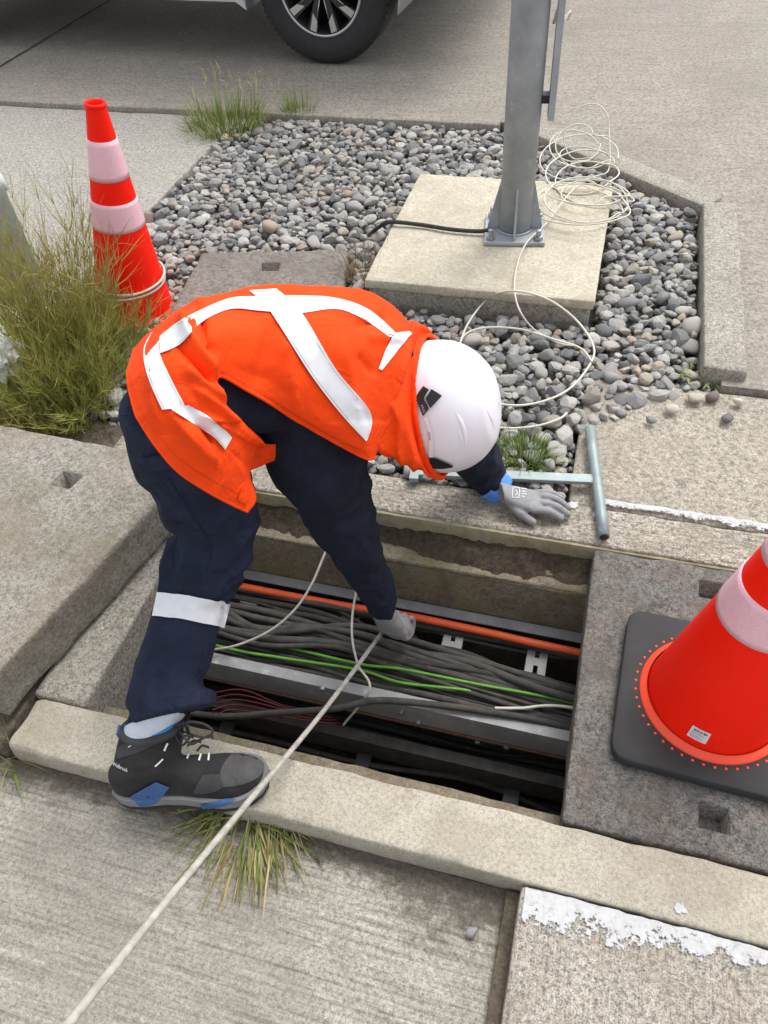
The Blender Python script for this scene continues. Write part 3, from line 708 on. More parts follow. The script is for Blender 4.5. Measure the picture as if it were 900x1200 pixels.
for k in range(6):
    a = gp(452+4*k, 755, ZT-.02); cable('red_wire', [gp(455, 742, ZT+.03), a+np.array([.01*k-.02, .005*k, .01]), gp(445+12*k, 768+(k % 3)*4, ZT-.05)], .0018, MAT['red_wire'], 'thin red wire gripped below the glove', 'wire', 'red wires under the hand', 5, n=20)
zc = ZT+.02
cable('draw_cord', [gp(240, 762, zc), gp(275, 757, zc+.01), gp(315, 740, zc+.03), gp(345, 715, zc+.06), gp(365, 685, zc+.10), gp(380, 650, zc+.14), gp(392, 620, zc+.18)], .0036, MAT['rod'], 'grey cord looping from the cables up to the sleeve', 'cord')
cable('draw_cord', [gp(418, 690, zc+.13), gp(413, 720, zc+.08), gp(413, 750, zc+.05), gp(420, 780, zc+.02), gp(433, 808, zc+.01), gp(402, 850, -.36)], .0032, MAT['white_cable'], 'pale cord hanging down beside the sleeve into the trench', 'cord')
rod_pts = [dp(447, 742, 2.005), dp(425, 772, 1.90), dp(380, 832, 1.70), dp(330, 893, 1.50), dp(270, 965, 1.28), dp(200, 1050, 1.06), dp(140, 1125, .92), dp(78, 1203, .80), dp(10, 1290, .70)]
cable('push_rod', rod_pts, .0054, MAT['rod'], 'long off-white fibreglass rod slanting from the glove to the lower left', 'rod', seg=12)

# ------------------------------------------------------------------ traffic cones
def make_cone(name, label, base, Rm, hc=.70, plate=True, lean=0.0):
    root = empty(name, label, 'traffic cone', 'orange traffic cones')
    root.matrix_world = Matrix.Translation(Vector(base)) @ Rm
    r0, r1, zb = .1315, .030, .030
    def shear(VF):
        V = np.array(VF[0]); V[:, 0] += lean*np.maximum(V[:, 2]-.03, 0); return V, VF[1]
    def rad(z): return r0+(r1-r0)*(z-zb)/(hc-zb)
    def seg(nm, za, zb_, mat, dr=0.0, thick=0.0):
        z = np.linspace(za, zb_, 8); prof = [(rad(q)+dr, q) for q in z]
        if thick: prof = [(rad(za), za)]+prof+[(rad(zb_), zb_)]
        return mk(nm, *shear(lathe(prof, 64)), mat, root)
    body = seg('cone_body', zb, hc, MAT['cone'])
    mk('cone_top', *shear(lathe([(r1, hc), (r1+.003, hc+.004), (r1+.0025, hc+.012), (r1-.004, hc+.013), (r1-.006, hc+.006), (r1-.006, hc-.10)], 48)), MAT['cone'], root)
    for a, b in ((.340, .428), (.497, .612)): seg('reflective_sleeve', a, b, MAT['cone_white'], .0022, .1)
    mk('flange', *lathe([(r0+.001, zb+.012), (r0+.004, zb+.006), (r0+.013, zb+.003), (r0+.0145, zb-.002), (r0+.013, zb-.006), (r0, zb-.006)], 64), MAT['rim'], root)
    if plate:
        V, Fq = rough_box((-.186, .186, -.186, .186, 0, .028), r=.008, res=.02, amp=.0006, chip=.1, seed=61)
        # rounded corners
        R2 = .186; rc = .035; q = np.clip(V[:, :2], -R2+rc, R2-rc); d = V[:, :2]-q; L = np.linalg.norm(d, axis=1)
        m = (np.abs(d[:, 0]) > 1e-6) & (np.abs(d[:, 1]) > 1e-6); sc = np.maximum(np.abs(d[:, 0]), np.abs(d[:, 1]))/np.maximum(L, 1e-9)
        V[m, :2] = q[m]+d[m]*sc[m][:, None]
        pl = mk('base_plate', V, Fq, MAT['rubber'], root); pl.rotation_euler.z = 0
        for k in range(46):
            a = 2*math.pi*k/46
            mk('rivet', *lathe([(0, .0295), (.0026, .0292), (.0032, .0275)], 6, (.1535*math.cos(a), .1535*math.sin(a), 0)), MAT['rim'], root)
    return root, rad
ring = gp(846, 800, .024)    # centre of the dotted ring
plate_rot = math.radians(0.0)
c2, rad2 = make_cone('traffic_cone', 'large orange cone with black rubber base on the right slab', (.370, .922, -.003), Matrix.Rotation(math.radians(-2.5), 4, 'Z'), lean=.052)
# sticker on the near cone
def on_cone(root, rad, az, z, dr): 
    r = rad(z)+dr; return (r*math.cos(az)+.052*(z-.03), r*math.sin(az), z)
az0 = math.radians(-106); zc0 = .074
def cone_patch(name, a0, a1, z0, z1, mat, dr, root, na=8):
    V = [on_cone(root, rad2, a, z, dr) for z in (z0, z1) for a in np.linspace(a0, a1, na)]
    return mk(name, V, [(i, i+1, na+i+1, na+i) for i in range(na-1)], mat, root)
st = cone_patch('sticker', az0-.145, az0+.145, .060, .094, MAT['sticker'], .0012, c2)
for k, (a, wd, h) in enumerate(((-.10, .018, .005), (-.075, .012, .004), (-.05, .016, .006), (-.022, .012, .004), (.0, .016, .005), (.03, .012, .004), (.055, .02, .006), (.085, .016, .005))):
    V = [on_cone(c2, rad2, az0+a+x, z, .0022) for z in (.0845, .0845+h) for x in (0, wd)]; mk('print', V, [(0, 1, 3, 2)], MAT['ink'], st, False)
for k, (z, a0, a1) in enumerate(((.079, -.12, .06), (.076, -.12, .10), (.071, -.12, .03), (.068, -.12, .08), (.065, -.10, .05))):
    V = [on_cone(c2, rad2, az0+x, zz, .0022) for zz in (z, z+.0013) for x in (a0, a1)]; mk('print', V, [(0, 1, 3, 2)], MAT['ink_grey'], st, False)
# far cone: leaning, in the weeds, with white cable wound round it
b1 = gp(160, 366, -.02); top1 = None
tgt = np.array([112.5, 121.0]); best = None
for ax_ in np.linspace(-14, 14, 29):
    for ay_ in np.linspace(-14, 14, 29):
        R_ = Matrix.Rotation(math.radians(ay_), 3, 'Y') @ Matrix.Rotation(math.radians(ax_), 3, 'X')
        t = b1+np.array(R_ @ Vector((0, 0, .71))); e = np.linalg.norm(pr(t)[:2]-tgt)+.25*(abs(ax_)+abs(ay_))
        if best is None or e < best[0]: best = (e, ax_, ay_)
Rm = Matrix.Rotation(math.radians(best[2]), 4, 'Y') @ Matrix.Rotation(math.radians(best[1]), 4, 'X')
c1, _ = make_cone('traffic_cone', 'orange cone leaning among the weeds with white cable tied round it', b1, Rm)
P = []
for k in range(60):
    a = k/59*2*math.pi*3.6; z = .138+.012*math.sin(a*1.0+.6)+.009*math.sin(a*.41)+.004*math.sin(a*2.3); rr = rad2(z)+.006+.003*math.sin(k*.9); P.append((rr*math.cos(a), rr*math.sin(a), z))
o = mk('tied_cable', *tube(cr(P, 200), .0038, 6), MAT['white_cable']); o.matrix_world = c1.matrix_world.copy(); tag(o, 'white cable wound round the leaning cone', 'cable')
Pk = [(rad2(.14)*math.cos(a)+.01*math.cos(a), (rad2(.14)+.01)*math.sin(a), z) for a, z in ((-.9, .150), (-.6, .165), (-.3, .185), (-.1, .20), (.05, .205))]

# ------------------------------------------------------------------ T-shaped lifting key
key = empty('lifting_key', 'grey T-shaped steel lifting key lying beside the gloved hand', 'tool', loc=tuple(gp(695, 562, .02)))
h0, h1 = gp(691, 502, .022), gp(708, 629, .018)
ch('handle', tube(np.array([h0+(h1-h0)*t for t in np.linspace(0, 1, 6)]), .0145, 20), MAT['tool'], key)
ch('handle_bore', tube(np.array([h1-(h1-h0)*.0005, h1+(h1-h0)*.004]), .0105, 16), MAT['trim'], key)
b0, b1_ = gp(486, 553, .024), gp(693, 562, .024); d = nz(b1_-b0); sd_ = nz(np.cross(d, (0, 0, 1)))
o = ch('shaft', obox((b0+b1_)/2, d*np.linalg.norm(b1_-b0)/2, sd_*.0155, np.array([0, 0, 1])*.006), MAT['tool'], key, False); apply_mods(o, [m_bevel(.002)])
ch('weld', tube(np.array([b1_-sd_*.016, b1_+sd_*.016]), .006, 8), MAT['tool'], key)
ch('foot', obox(b0, d*.012, sd_*.032, np.array([0, 0, 1])*.007), MAT['tool'], key, False)

# ------------------------------------------------------------------ white cable coil and its tail
cc0, cc1 = gp(676, 192, .02), gp(684, 250, ZP)
Pc = []
for k in range(170):
    t = k/169; a = k/169*2*math.pi*12.3; kk = int(a/(2*math.pi)); r = random.Random(kk*7)
    c = cc0+(cc1-cc0)*(1/(1+math.exp(-(t-.5)*16))); R1 = .130+.06*(r.random()-.5)*1.8; 
    off = np.array([r.gauss(0, .03), r.gauss(0, .035), 0]); zc_ = (.018 if t < .5 else .012)+.012*abs(math.sin(a*.5+kk))+.02*r.random()
    tilt = .0 if kk not in (1, 2, 3) else (.95, .75, .45)[kk-1]
    x = R1*math.cos(a); y = R1*(1.15 if t < .5 else .95)*math.sin(a)
    Pc.append(c+off*.8+np.array([x, y*math.cos(tilt), max(0, (y+R1))*math.sin(tilt)*.85+zc_]))
tail = [gp(640, 262, ZP+.02), gp(618, 283, ZP+.03), gp(606, 310, ZP+.012), gp(603, 340, ZP+.02), gp(610, 366, .10), gp(628, 388, .03), gp(655, 402, .02), gp(672, 405, .02)]
for k in range(len(Pc)): Pc[k] = Pc[k]+np.array([.02*math.sin(k*.37), .022*math.sin(k*.29+1), .010*(1+math.sin(k*.53))])
cable('cable_coil', list(Pc)+tail, .0029, MAT['white_cable'], 'thin white cable coiled behind the pole with a tail over the footing', 'cable', n=760, seg=6)
loop = [gp(536, 412, .03), gp(548, 380, .03), gp(572, 350, .05), gp(602, 341, ZP+.05), gp(640, 350, ZP+.02), gp(672, 372, .06), gp(693, 400, .03), gp(694, 422, .02), gp(668, 455, .025), gp(630, 472, .025), gp(590, 474, .03), gp(550, 460, .03)]
cable('loose_cable', loop, .0036, MAT['white_cable'], 'white cable looping over the stones beside the helmet', 'cable', n=120, seg=6)
cable('loose_cable', [gp(536, 412, .03), gp(545, 392, .03), gp(570, 384, .035), gp(610, 386, .03), gp(650, 398, .025), gp(680, 408, .02), gp(694, 424, .025)], .0036, MAT['white_cable'], 'white cable running straight across the stones inside the loop', 'cable', n=80, seg=6)
cable('loose_cable', [gp(575, 500, .03), gp(600, 502, .025), gp(630, 499, .025), gp(655, 491, .03), gp(664, 484, .02)], .0034, MAT['white_cable'], 'short bit of cream cable on the stones near the small green weed', 'cable', n=40, seg=6)
cable('pole_cable', [gp(420, 285, -.03), gp(447, 264, ZP*.6), gp(458, 260, ZP+.013), gp(490, 263, ZP+.013), gp(530, 269, ZP+.013), gp(558, 271, ZP+.015), gp(572, 270, ZP+.018)], .0075, MAT['cable'], 'black cable leading over the footing to the pole base', 'cable', n=50, seg=10)

# ------------------------------------------------------------------ parked car at the top
WY = 4.60; wr = .378
wc = gp(384, 76, ZROAD); WX = wc[0]; WY = wc[1]
car = empty('parked_car', 'silver car parked on the road with only one wheel and sill in view', 'car', loc=(WX, WY, ZROAD))
def make_wheel(x, y, outward):
    c = np.array([x, y+outward*-.0, ZROAD+wr]); ax = np.array([0, outward, 0.])
    wn = empty('wheel'); wn.parent = car; wn.location = Vector(c)-Vector(car.location)
    def loc(VF): return np.asarray(VF[0]), VF[1]
    Wd = .235
    prof = [(.235, .0), (.245, .012), (.290, .022), (.335, .020), (.358, .006), (.372, -.016), (wr, -.045), (wr, -.19), (.372, -.215), (.335, -.235), (.245, -.23), (.235, -.22)]
    mk('tyre', *loc(lathe(prof, 72, (0, 0, 0), ax)), MAT['tyre'], wn)
    for k in range(72):      # shoulder blocks of the tread
        a = 2*math.pi*k/72; u = np.array([math.cos(a), 0, math.sin(a)]); v = np.array([-math.sin(a), 0, math.cos(a)])
    tb = [obox(ax*(-.032)+u*(.3745), v*.011, ax*.016, u*.006) for k in range(72) for u, v in [(np.array([math.cos(2*math.pi*k/72), 0, math.sin(2*math.pi*k/72)]), np.array([-math.sin(2*math.pi*k/72), 0, math.cos(2*math.pi*k/72)]))]]
    mk('tread', *join(tb), MAT['tyre'], wn, False)['kind'] = 'stuff'
    rim = mk('rim', *loc(lathe([(.238, .004), (.236, .012), (.224, .011), (.219, .002), (.205, -.05), (.200, -.19), (.0, -.19)], 72, (0, 0, 0), ax)), MAT['alloy_dark'], wn)
    mk('rim_lip', *loc(lathe([(.2395, .006), (.2375, .0135), (.226, .0125), (.2225, .005)], 72, (0, 0, 0), ax)), MAT['alloy'], wn)
    mk('hub_cap', *loc(lathe([(.0, .0), (.045, -.002), (.052, -.012), (.055, -.05)], 24, (0, 0, 0), ax)), MAT['alloy_dark'], wn)
    for k in range(5):
        for sgn in (-1, 1):
            a = 2*math.pi*(k+.25)/5+sgn*.20; a2 = 2*math.pi*(k+.25)/5+sgn*.30
            u0 = np.array([math.cos(a-sgn*.02), 0, math.sin(a-sgn*.02)]); u1 = np.array([math.cos(a2), 0, math.sin(a2)])
            t0 = np.array([-u0[2], 0, u0[0]]); t1 = np.array([-u1[2], 0, u1[0]])
            A = [u0*.045-t0*.014, u0*.045+t0*.014, u1*.218+t1*.026, u1*.218-t1*.026]
            V = np.array([p+ax*(-.012 if i < 2 else .006) for i, p in enumerate(A)]+[p+ax*(-.06) for p in A])
            o = mk('spoke', V, [(0, 1, 2, 3), (0, 4, 5, 1), (1, 5, 6, 2), (2, 6, 7, 3), (3, 7, 4, 0), (4, 7, 6, 5)], MAT['alloy_dark'], wn, False)
            B = [u0*.10*.0+(u0*.45+u1*.55)*.135-t1*.006*sgn, (u0*.2+u1*.8)*.165+t1*.024*sgn, u1*.218+t1*.027*sgn, u1*.218-t1*.010*sgn]
            V = np.array([p+ax*(.002+.006*(np.linalg.norm(p)-.12)/.1) for p in B]+[p+ax*(-.012) for p in B])
            mk('spoke_face', V, [(0, 1, 2, 3), (0, 4, 5, 1), (1, 5, 6, 2), (2, 6, 7, 3), (3, 7, 4, 0), (4, 7, 6, 5)], MAT['alloy'], wn, False)
            E_ = [u0*.05+t0*.013*sgn, (u0*.3+u1*.7)*.15+t1*.02*sgn]; 
            mk('spoke_edge', *tube(np.array([p+ax*(-.008 if i == 0 else .004) for i, p in enumerate(E_)]), .0028, 6), MAT['alloy'], wn)
    return wn
make_wheel(WX, WY, -1); make_wheel(WX-2.75, WY, -1); make_wheel(WX, WY+1.75, 1); make_wheel(WX-2.75, WY+1.75, 1)
def arch(cx, r, n=14): return [(cx+r*math.cos(a), ZROAD+wr+r*math.sin(a)) for a in np.linspace(-.25, math.pi+.25, n)]
sillz = float(yp(240, 5, WY+.02)[2]); sillz = sillz+.02
low = [(WX+.88, .72), (WX+.80, .58), (WX+.52, .52)]+arch(WX, .455)+[(WX-.50, sillz), (WX-2.25, sillz)]+arch(WX-2.75, .455)+[(WX-3.25, .34), (WX-3.62, .42), (WX-3.70, .66)]
upp = [(WX-3.66, .86), (WX-3.3, 1.02), (WX-2.45, 1.08), (WX-1.75, 1.62), (WX-.9, 1.70), (WX+.25, 1.66), (WX+.78, 1.12), (WX+.9, 1.0)]
prof = low+upp
rows = []
for y, ins in ((WY-.010, .03), (WY-.035, 0.0), (WY+.9, 0.0), (WY+1.80, 0.0), (WY+1.79, .03)):
    rows.append(np.array([(x, y+(.22*max(0, z-1.0) if y < WY+.5 else -.22*max(0, z-1.0)*(y > WY+1.2)), z) for x, z in prof]))
rows = rows[1:4]
V, Fq = loft(rows, cap=False); o = ch('body', (V, Fq), MAT['car'], car, False)
for row, rev in ((rows[0], True), (rows[2], False)):
    bm = bmesh.new(); vs = [bm.verts.new(p) for p in row]; f = bm.faces.new(vs); bmesh.ops.triangulate(bm, faces=[f]); me = bpy.data.meshes.new('side_panel'); bm.to_mesh(me); bm.free(); me.materials.append(MAT['car'])
    so_ = bpy.data.objects.new('side_panel', me); COL.objects.link(so_); so_.parent = car; so_.location = -Vector(car.location)
ch('underbody', box(WX-3.2, WX+.5, WY+.28, WY+1.5, sillz+.06, sillz+.2), MAT['trim'], car, False)
ch('window', (np.array([(WX-1.72, WY+.075, 1.12), (WX+.45, WY+.075, 1.12), (WX+.2, WY+.165, 1.56), (WX-1.55, WY+.165, 1.56)])-np.array([0, .095, 0]), [(0, 1, 2, 3)]), MAT['glass'], car, False)

car.rotation_euler.z = math.radians(-3.2)

# ------------------------------------------------------------------ plants
def blades(specs):
    """specs: (base, dir, length, width, droop, rnd0, rnd1) -> flat tapering blades"""
    V = []; Fq = []; Rn = []
    for b, d, L, wd, droop, r0, r1 in specs:
        b = np.asarray(b, float); d = nz(d); p = b.copy(); n0 = len(V); k = 5
        side = nz(np.cross(d, (random.gauss(0, .5), random.gauss(0, .5), 1)))
        for i in range(k):
            t = i/(k-1); ww = wd*(1-t**1.6)*.5+.0002
            V += [p-side*ww, p+side*ww]; Rn += [r0+(r1-r0)*t]*2
            d = nz(d+np.array([0, 0, -droop/k])); p = p+d*L/(k-1)
        Fq += [(n0+2*i, n0+2*i+1, n0+2*i+3, n0+2*i+2) for i in range(k-1)]
    return np.array(V), Fq, Rn
def tuft(name, label, centre, n, h, spread, wd=.004, droop=1.0, green=.35, mat='grass', flat=0.0, rad=.05, lean=(0, 0), zmin=None):
    sp = []
    for _ in range(n):
        a = random.uniform(0, 2*math.pi); r = rad*math.sqrt(random.random()); b = np.array(centre)+np.array([r*math.cos(a)*1.3, r*math.sin(a), 0])
        tilt = abs(random.gauss(0, spread)); d = (math.cos(a)*tilt+lean[0], math.sin(a)*tilt+lean[1], 1-flat)
        c = min(1, max(0, random.gauss(green, .22)))
        sp.append((b, d, h*random.uniform(.45, 1.1), wd*random.uniform(.6, 1.3), droop*random.uniform(.4, 1.4), c, min(1, c+random.uniform(.0, .25))))
    V, Fq, Rn = blades(sp)
    if zmin is not None: V[:, 2] = np.maximum(V[:, 2], zmin+np.random.default_rng(3).uniform(0, .012, len(V)))
    o = mk(name, V, Fq, MAT[mat]); point_attr(o, 'rnd', Rn); return tag(o, label, 'plant')
tuft('grass_tuft', 'flattened straw and green grass tuft under the boot and rod', gp(292, 965, -.068), 210, .12, 1.2, .0035, 1.9, .55, flat=.5, rad=.075, lean=(.12, -.62), zmin=-.066)
# damp dirt with the front kerb's shade painted in, along its foot
def dirt_shade_sheet(name, label, x0, x1, y_hi, y_lo, z, n=160, m=12):
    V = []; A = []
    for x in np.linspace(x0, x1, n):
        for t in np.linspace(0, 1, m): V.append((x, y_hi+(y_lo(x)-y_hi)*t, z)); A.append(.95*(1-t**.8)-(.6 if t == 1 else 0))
    o = mk(name, V, [(i*m+j, i*m+j+1, (i+1)*m+j+1, (i+1)*m+j) for i in range(n-1) for j in range(m-1)], MAT['dirt_shade_film'], None, False); point_attr(o, 'rnd', A); return tag(o, label, 'dirt', kind='stuff')
dirt_shade_sheet('dirt', 'damp dirt and painted shade along the foot of the front kerb', -1.1, .03, .474, lambda x: .40-.16*math.exp(-((x+.05)/.16)**2)-.04*math.exp(-((x+.95)/.2)**2), -.0665)
tuft('grass_tuft', 'tall grass tuft at the corner of gravel and road', gp(268, 158, -.03), 560, .20, .50, .005, .9, .34, rad=.14)
tuft('grass_tuft', 'small upright grass tuft right of the corner grass', gp(352, 142, -.03), 150, .18, .30, .004, .4, .35, rad=.05)
tuft('grass_tuft', 'thin dry grass at the left frame edge beside the kerb', gp(6, 885, -.066), 60, .11, .7, .003, 1.1, .6, rad=.05, lean=(-.1, 0))
tuft('dry_weed', 'dry straw weed at the front left corner of the footing', gp(432, 330, -.03), 130, .19, .55, .0035, 1.2, .5, 'straw', rad=.06)
# seed-head stalks in the corner grass
sp = []
for k in range(16):
    b = gp(random.uniform(245, 340), random.uniform(135, 165), -.03); d = (random.gauss(0, .18), random.gauss(0, .12), 1)
    sp.append((b, d, random.uniform(.18, .30), .0018, .5, .6, .85))
    e = b+nz(d)*.20
    for q in range(6): sp.append((e+np.array([0, 0, .01*q]), (random.gauss(0, .5), random.gauss(0, .5), .9), .03, .003, .2, .72, .85))
V, Fq, Rn = blades(sp); o = mk('grass_stalks', V, Fq, MAT['grass']); point_attr(o, 'rnd', Rn); tag(o, 'pale seed stalks rising out of the corner grass', 'plant')
def leafy(name, label, centre, n, L, wd, spread=1.0):
    V = []; Fq = []; Rn = []
    for _ in range(n):
        a = random.uniform(0, 2*math.pi); d = nz((math.cos(a)*spread, math.sin(a)*spread, random.uniform(.5, 1.5))); side = nz(np.cross(d, (0, 0, 1)))
        b = np.array(centre)+np.array([random.gauss(0, .022), random.gauss(0, .015), 0]); n0 = len(V); l = L*random.uniform(.5, 1.1); c = random.random(); p = b.copy(); dd = d
        for i, ww in enumerate((.12, .7, 1.0, .75, .05)):
            V += [p-side*wd*ww*.5, p+np.array([0, 0, -.12*wd]), p+side*wd*ww*.5]; Rn += [c]*3
            dd = nz(dd+np.array([0, 0, -.28])); p = p+dd*l/4
        for i in range(4):
            q = n0+3*i; Fq += [(q, q+1, q+4, q+3), (q+1, q+2, q+5, q+4)]
    o = mk(name, V, Fq, MAT['leafy']); point_attr(o, 'rnd', Rn); return tag(o, label, 'plant')
tuft('green_weed', 'bright green grassy weed in the gravel between helmet and lifting key', gp(612, 540, -.015), 420, .085, .85, .0048, 1.3, .22, rad=.055)
leafy('green_weed', 'tiny bright sprout in the gravel at the kerb end', gp(803, 440, -.01), 14, .06, .010)
leafy('green_weed', 'tiny ferny sprout against the end face of the kerb', gp(832, 447, .0), 16, .05, .008, 1.6)
# broom-like weed bushes on the left
soil = None
def zf2(P, X, Y): return -.055+.05*fbm(P*5, 71, 4)+.02*fbm(P*40, 72, 3)-.02
nx, ny = 110, 90
X, Y = np.meshgrid(np.linspace(-2.3, -1.05, nx), np.linspace(1.28, 2.25, ny), indexing='ij'); Pn = np.stack([X.ravel(), Y.ravel(), 0*X.ravel()], 1); Pn[:, 2] = zf2(Pn, X, Y)
o = mk('soil', Pn, [(i*ny+j, (i+1)*ny+j, (i+1)*ny+j+1, i*ny+j+1) for i in range(nx-1) for j in range(ny-1)], MAT['soil']); tag(o, kind='structure')
def bush(name, label, bases, nst, h, lean, tipred, nb=11, wid=.0021, spread=.30):
    V = []; Fq = []; Rn = []
    def twig(p, d, L, w0, r0, r1, k=5, bend=.10):
        n0 = len(V); pts = []
        for i in range(k):
            t = i/(k-1); s_ = nz(np.cross(d, (1, .3, .2))); s2 = np.cross(d, s_); ww = w0*(1-.8*t)
            for q in range(3):
                a = 2.094*q; V.append(p+ww*(math.cos(a)*s_+math.sin(a)*s2)); Rn.append(r0+(r1-r0)*t)
            pts.append((p.copy(), d.copy())); d = nz(d+np.random.normal(0, bend, 3)+np.array([0, 0, .05])); p = p+d*L/(k-1)
        for i in range(k-1):
            for q in range(3): Fq.append((n0+3*i+q, n0+3*i+(q+1) % 3, n0+3*(i+1)+(q+1) % 3, n0+3*(i+1)+q))
        return pts
    for _ in range(nst):
        bx = bases[random.randrange(len(bases))]; b = np.array(bx)+np.array([random.gauss(0, .05), random.gauss(0, .05), 0])
        d = nz((random.gauss(lean[0], spread), random.gauss(lean[1], spread), 1)); hh = h*random.uniform(.5, 1.1); tr = random.random() < tipred
        pts = twig(b, d, hh, wid, .05, .95 if tr else .55, 7, .07)
        for j in range(nb):
            i = random.randrange(1, 7); p, dd = pts[i]; t = i/6
            d2 = nz(dd+np.random.normal(0, .33, 3)+np.array([0, 0, .12])); twig(p, d2, hh*random.uniform(.12, .34), wid*.5, .18+.3*t, (1.0 if tr else .6) if t > .4 else .5, 4, .12)
    o = mk(name, V, Fq, MAT['weed']); point_attr(o, 'rnd', Rn); return tag(o, label, 'plant')
np.random.seed(5)
Z0 = -.04
bush('weed_bush', 'tall reddish-brown broom weed in front of the leaning cone', [gp(92, 452, Z0), gp(70, 440, Z0), gp(108, 430, Z0)], 150, .50, (.02, .05), .75, 24, .0024)
bush('weed_bush', 'green broom weed bush at the left edge beside the white plastic', [gp(62, 488, Z0), gp(75, 478, Z0), gp(90, 470, Z0), gp(70, 452, Z0), gp(82, 460, Z0)], 300, .30, (-.02, -.05), .05, 24, .0024, .55)
bush('weed_bush', 'low yellow-green broom weed at the foot of the leaning cone', [gp(130, 440, Z0), gp(112, 470, Z0), gp(140, 420, Z0), gp(100, 490, Z0), gp(85, 480, Z0)], 300, .24, (.02, -.02), .12, 22, .0024, .6)
bush('weed_bush', 'sparse grey-green weed stalks in front of the grey-green post', [gp(30, 395, Z0), gp(45, 405, Z0)], 22, .48, (-.06, .0), .3, 13, .0018, .25)
bush('weed_bush', 'trailing green weed along the back edge of the lifted slab', [gp(20, 518, Z0), gp(50, 508, Z0), gp(-10, 530, Z0), gp(85, 502, Z0)], 220, .14, (.05, -.15), .1, 18, .0023, .75)
tuft('dry_weed', 'dead brown straw lying between the weeds and the lifted slab', gp(105, 492, -.03), 160, .16, 1.6, .003, 1.2, .35, 'straw', flat=.6, rad=.09, zmin=-.03)
# things at the left frame edge
pb_ = gp(34, 362, -.04); e_ = None
hgt = 1.0
for z in np.linspace(.05, 1.2, 200):
    if pr((pb_[0], pb_[1], z))[1] < 236: hgt = z; break
post = mk('utility_post', *rough_box((pb_[0]-.42, pb_[0], pb_[1], pb_[1]+.14, -.10, hgt), r=.014, res=.03, amp=.001, chip=.3, seed=81), MAT['cabinet']); tag(post, 'grey-green painted post cut by the left frame edge', 'post')
pl = gp(-4, 214, .03); V, Fq = SV[3]; o = mk('rock', np.asarray(V)*np.array([.05, .045, .05])+pl, Fq, plain('pale_rock', (.5, .5, .49), .8, 0, .2, 40)); tag(o, 'pale rounded rock at the left edge above the post', 'rock')
bmx = bmesh.new(); bmesh.ops.create_icosphere(bmx, subdivisions=4, radius=1.0); Pb = np.array([v.co[:] for v in bmx.verts]); Fb = [tuple(v.index for v in f.verts) for f in bmx.faces]; bmx.free()
cb = gp(6, 424, .17); rdg = np.abs(fbm(Pb*1.6, 91, 4)-.5)*2; rdg2 = np.abs(fbm(Pb*4.2, 95, 3)-.5)*2
Pb2 = Pb*(.70+.95*rdg+.10*rdg2)[:, None]*np.array([.058, .058, .085])+cb+np.array([0, 0, .03])
o = mk('plastic_bag', Pb2, Fb, MAT['bag'], None, False); tag(o, 'crumpled white plastic bag in the weeds at the left edge', 'bag')

# ------------------------------------------------------------------ the worker
person = empty('person', 'worker in orange vest and white helmet bending over the open trench', 'person', loc=(-.70, .95, 0))
def pch(name, VF, mat, smooth=True, parent=None):
    o = mk(name, VF[0], VF[1], mat, parent or person, smooth)
    if parent is None: o.location = -Vector(person.location)
    return o
def world_bvh(objs):
    V = []; Fq = []; n = 0
    for o in objs:
        me = o.data; co = np.empty(len(me.vertices)*3, np.float32); me.vertices.foreach_get('co', co); co = co.reshape(-1, 3)
        V += [Vector(c) for c in co]; Fq += [tuple(i+n for i in p.vertices) for p in me.polygons]; n += len(co)
    return BVHTree.FromPolygons(V, Fq)
def cast(bvh, px, py):
    d = Vector(ray(px, py)).normalized(); h = bvh.ray_cast(Vector(CAM), d)
    if h[0] is None: return None, None
    nn = h[1]; nn = nn if nn.dot(d) < 0 else -nn
    return np.array(h[0]), np.array(nn)
def patch_on(name, bvh, ea, eb, mat, off=.002, n=30, m=6, parent=None, smooth=True, drop=False, relax=0):
    """strip draped on a surface between two edge lines seen from the photograph's viewpoint"""
    A = cr(np.array(ea, float), n); B = cr(np.array(eb, float), n); V = np.full((n, m, 3), np.nan); last = None
    dep = np.full((n, m), np.nan)
    for i in range(n):
        for j in range(m):
            q = A[i]+(B[i]-A[i])*j/(m-1); h, nn = cast(bvh, q[0], q[1])
            if h is not None: V[i, j] = h+nn*off; dep[i, j] = pr(V[i, j])[2]
    miss = np.isnan(dep)
    # fill misses from neighbours at their depth
    for _ in range(12):
        bad = np.argwhere(np.isnan(dep))
        if len(bad) == 0: break
        for i, j in bad:
            nb = [dep[a, b] for a, b in ((i-1, j), (i+1, j), (i, j-1), (i, j+1)) if 0 <= a < n and 0 <= b < m and not np.isnan(dep[a, b])]
            if nb:
                dep[i, j] = np.mean(nb); q = A[i]+(B[i]-A[i])*j/(m-1); V[i, j] = dp(q[0], q[1], dep[i, j])
    FQ = [(i*m+j, i*m+j+1, (i+1)*m+j+1, (i+1)*m+j) for i in range(n-1) for j in range(m-1)]
    if drop: FQ = [f for f in FQ if not any(miss[k//m, k % m] for k in f)]
    dep0 = dep.copy()
    for _ in range(relax):
        d_ = np.pad(dep, 1, mode='edge'); st = np.stack([d_[a:a+n, b:b+m] for a in range(3) for b in range(3)]); dep = .5*np.median(st, axis=0)+.5*st.mean(axis=0)
    dep = np.minimum(dep, dep0)
    if relax:
        for i in range(n):
            for j in range(m): q = A[i]+(B[i]-A[i])*j/(m-1); V[i, j] = dp(q[0], q[1], dep[i, j]-.002)
    V = np.nan_to_num(V.reshape(-1, 3), nan=0.0)
    o = mk(name, V, FQ, mat, parent or person, smooth)
    if parent is None or parent.type == 'EMPTY': o.location = -Vector(person.location)
    return o
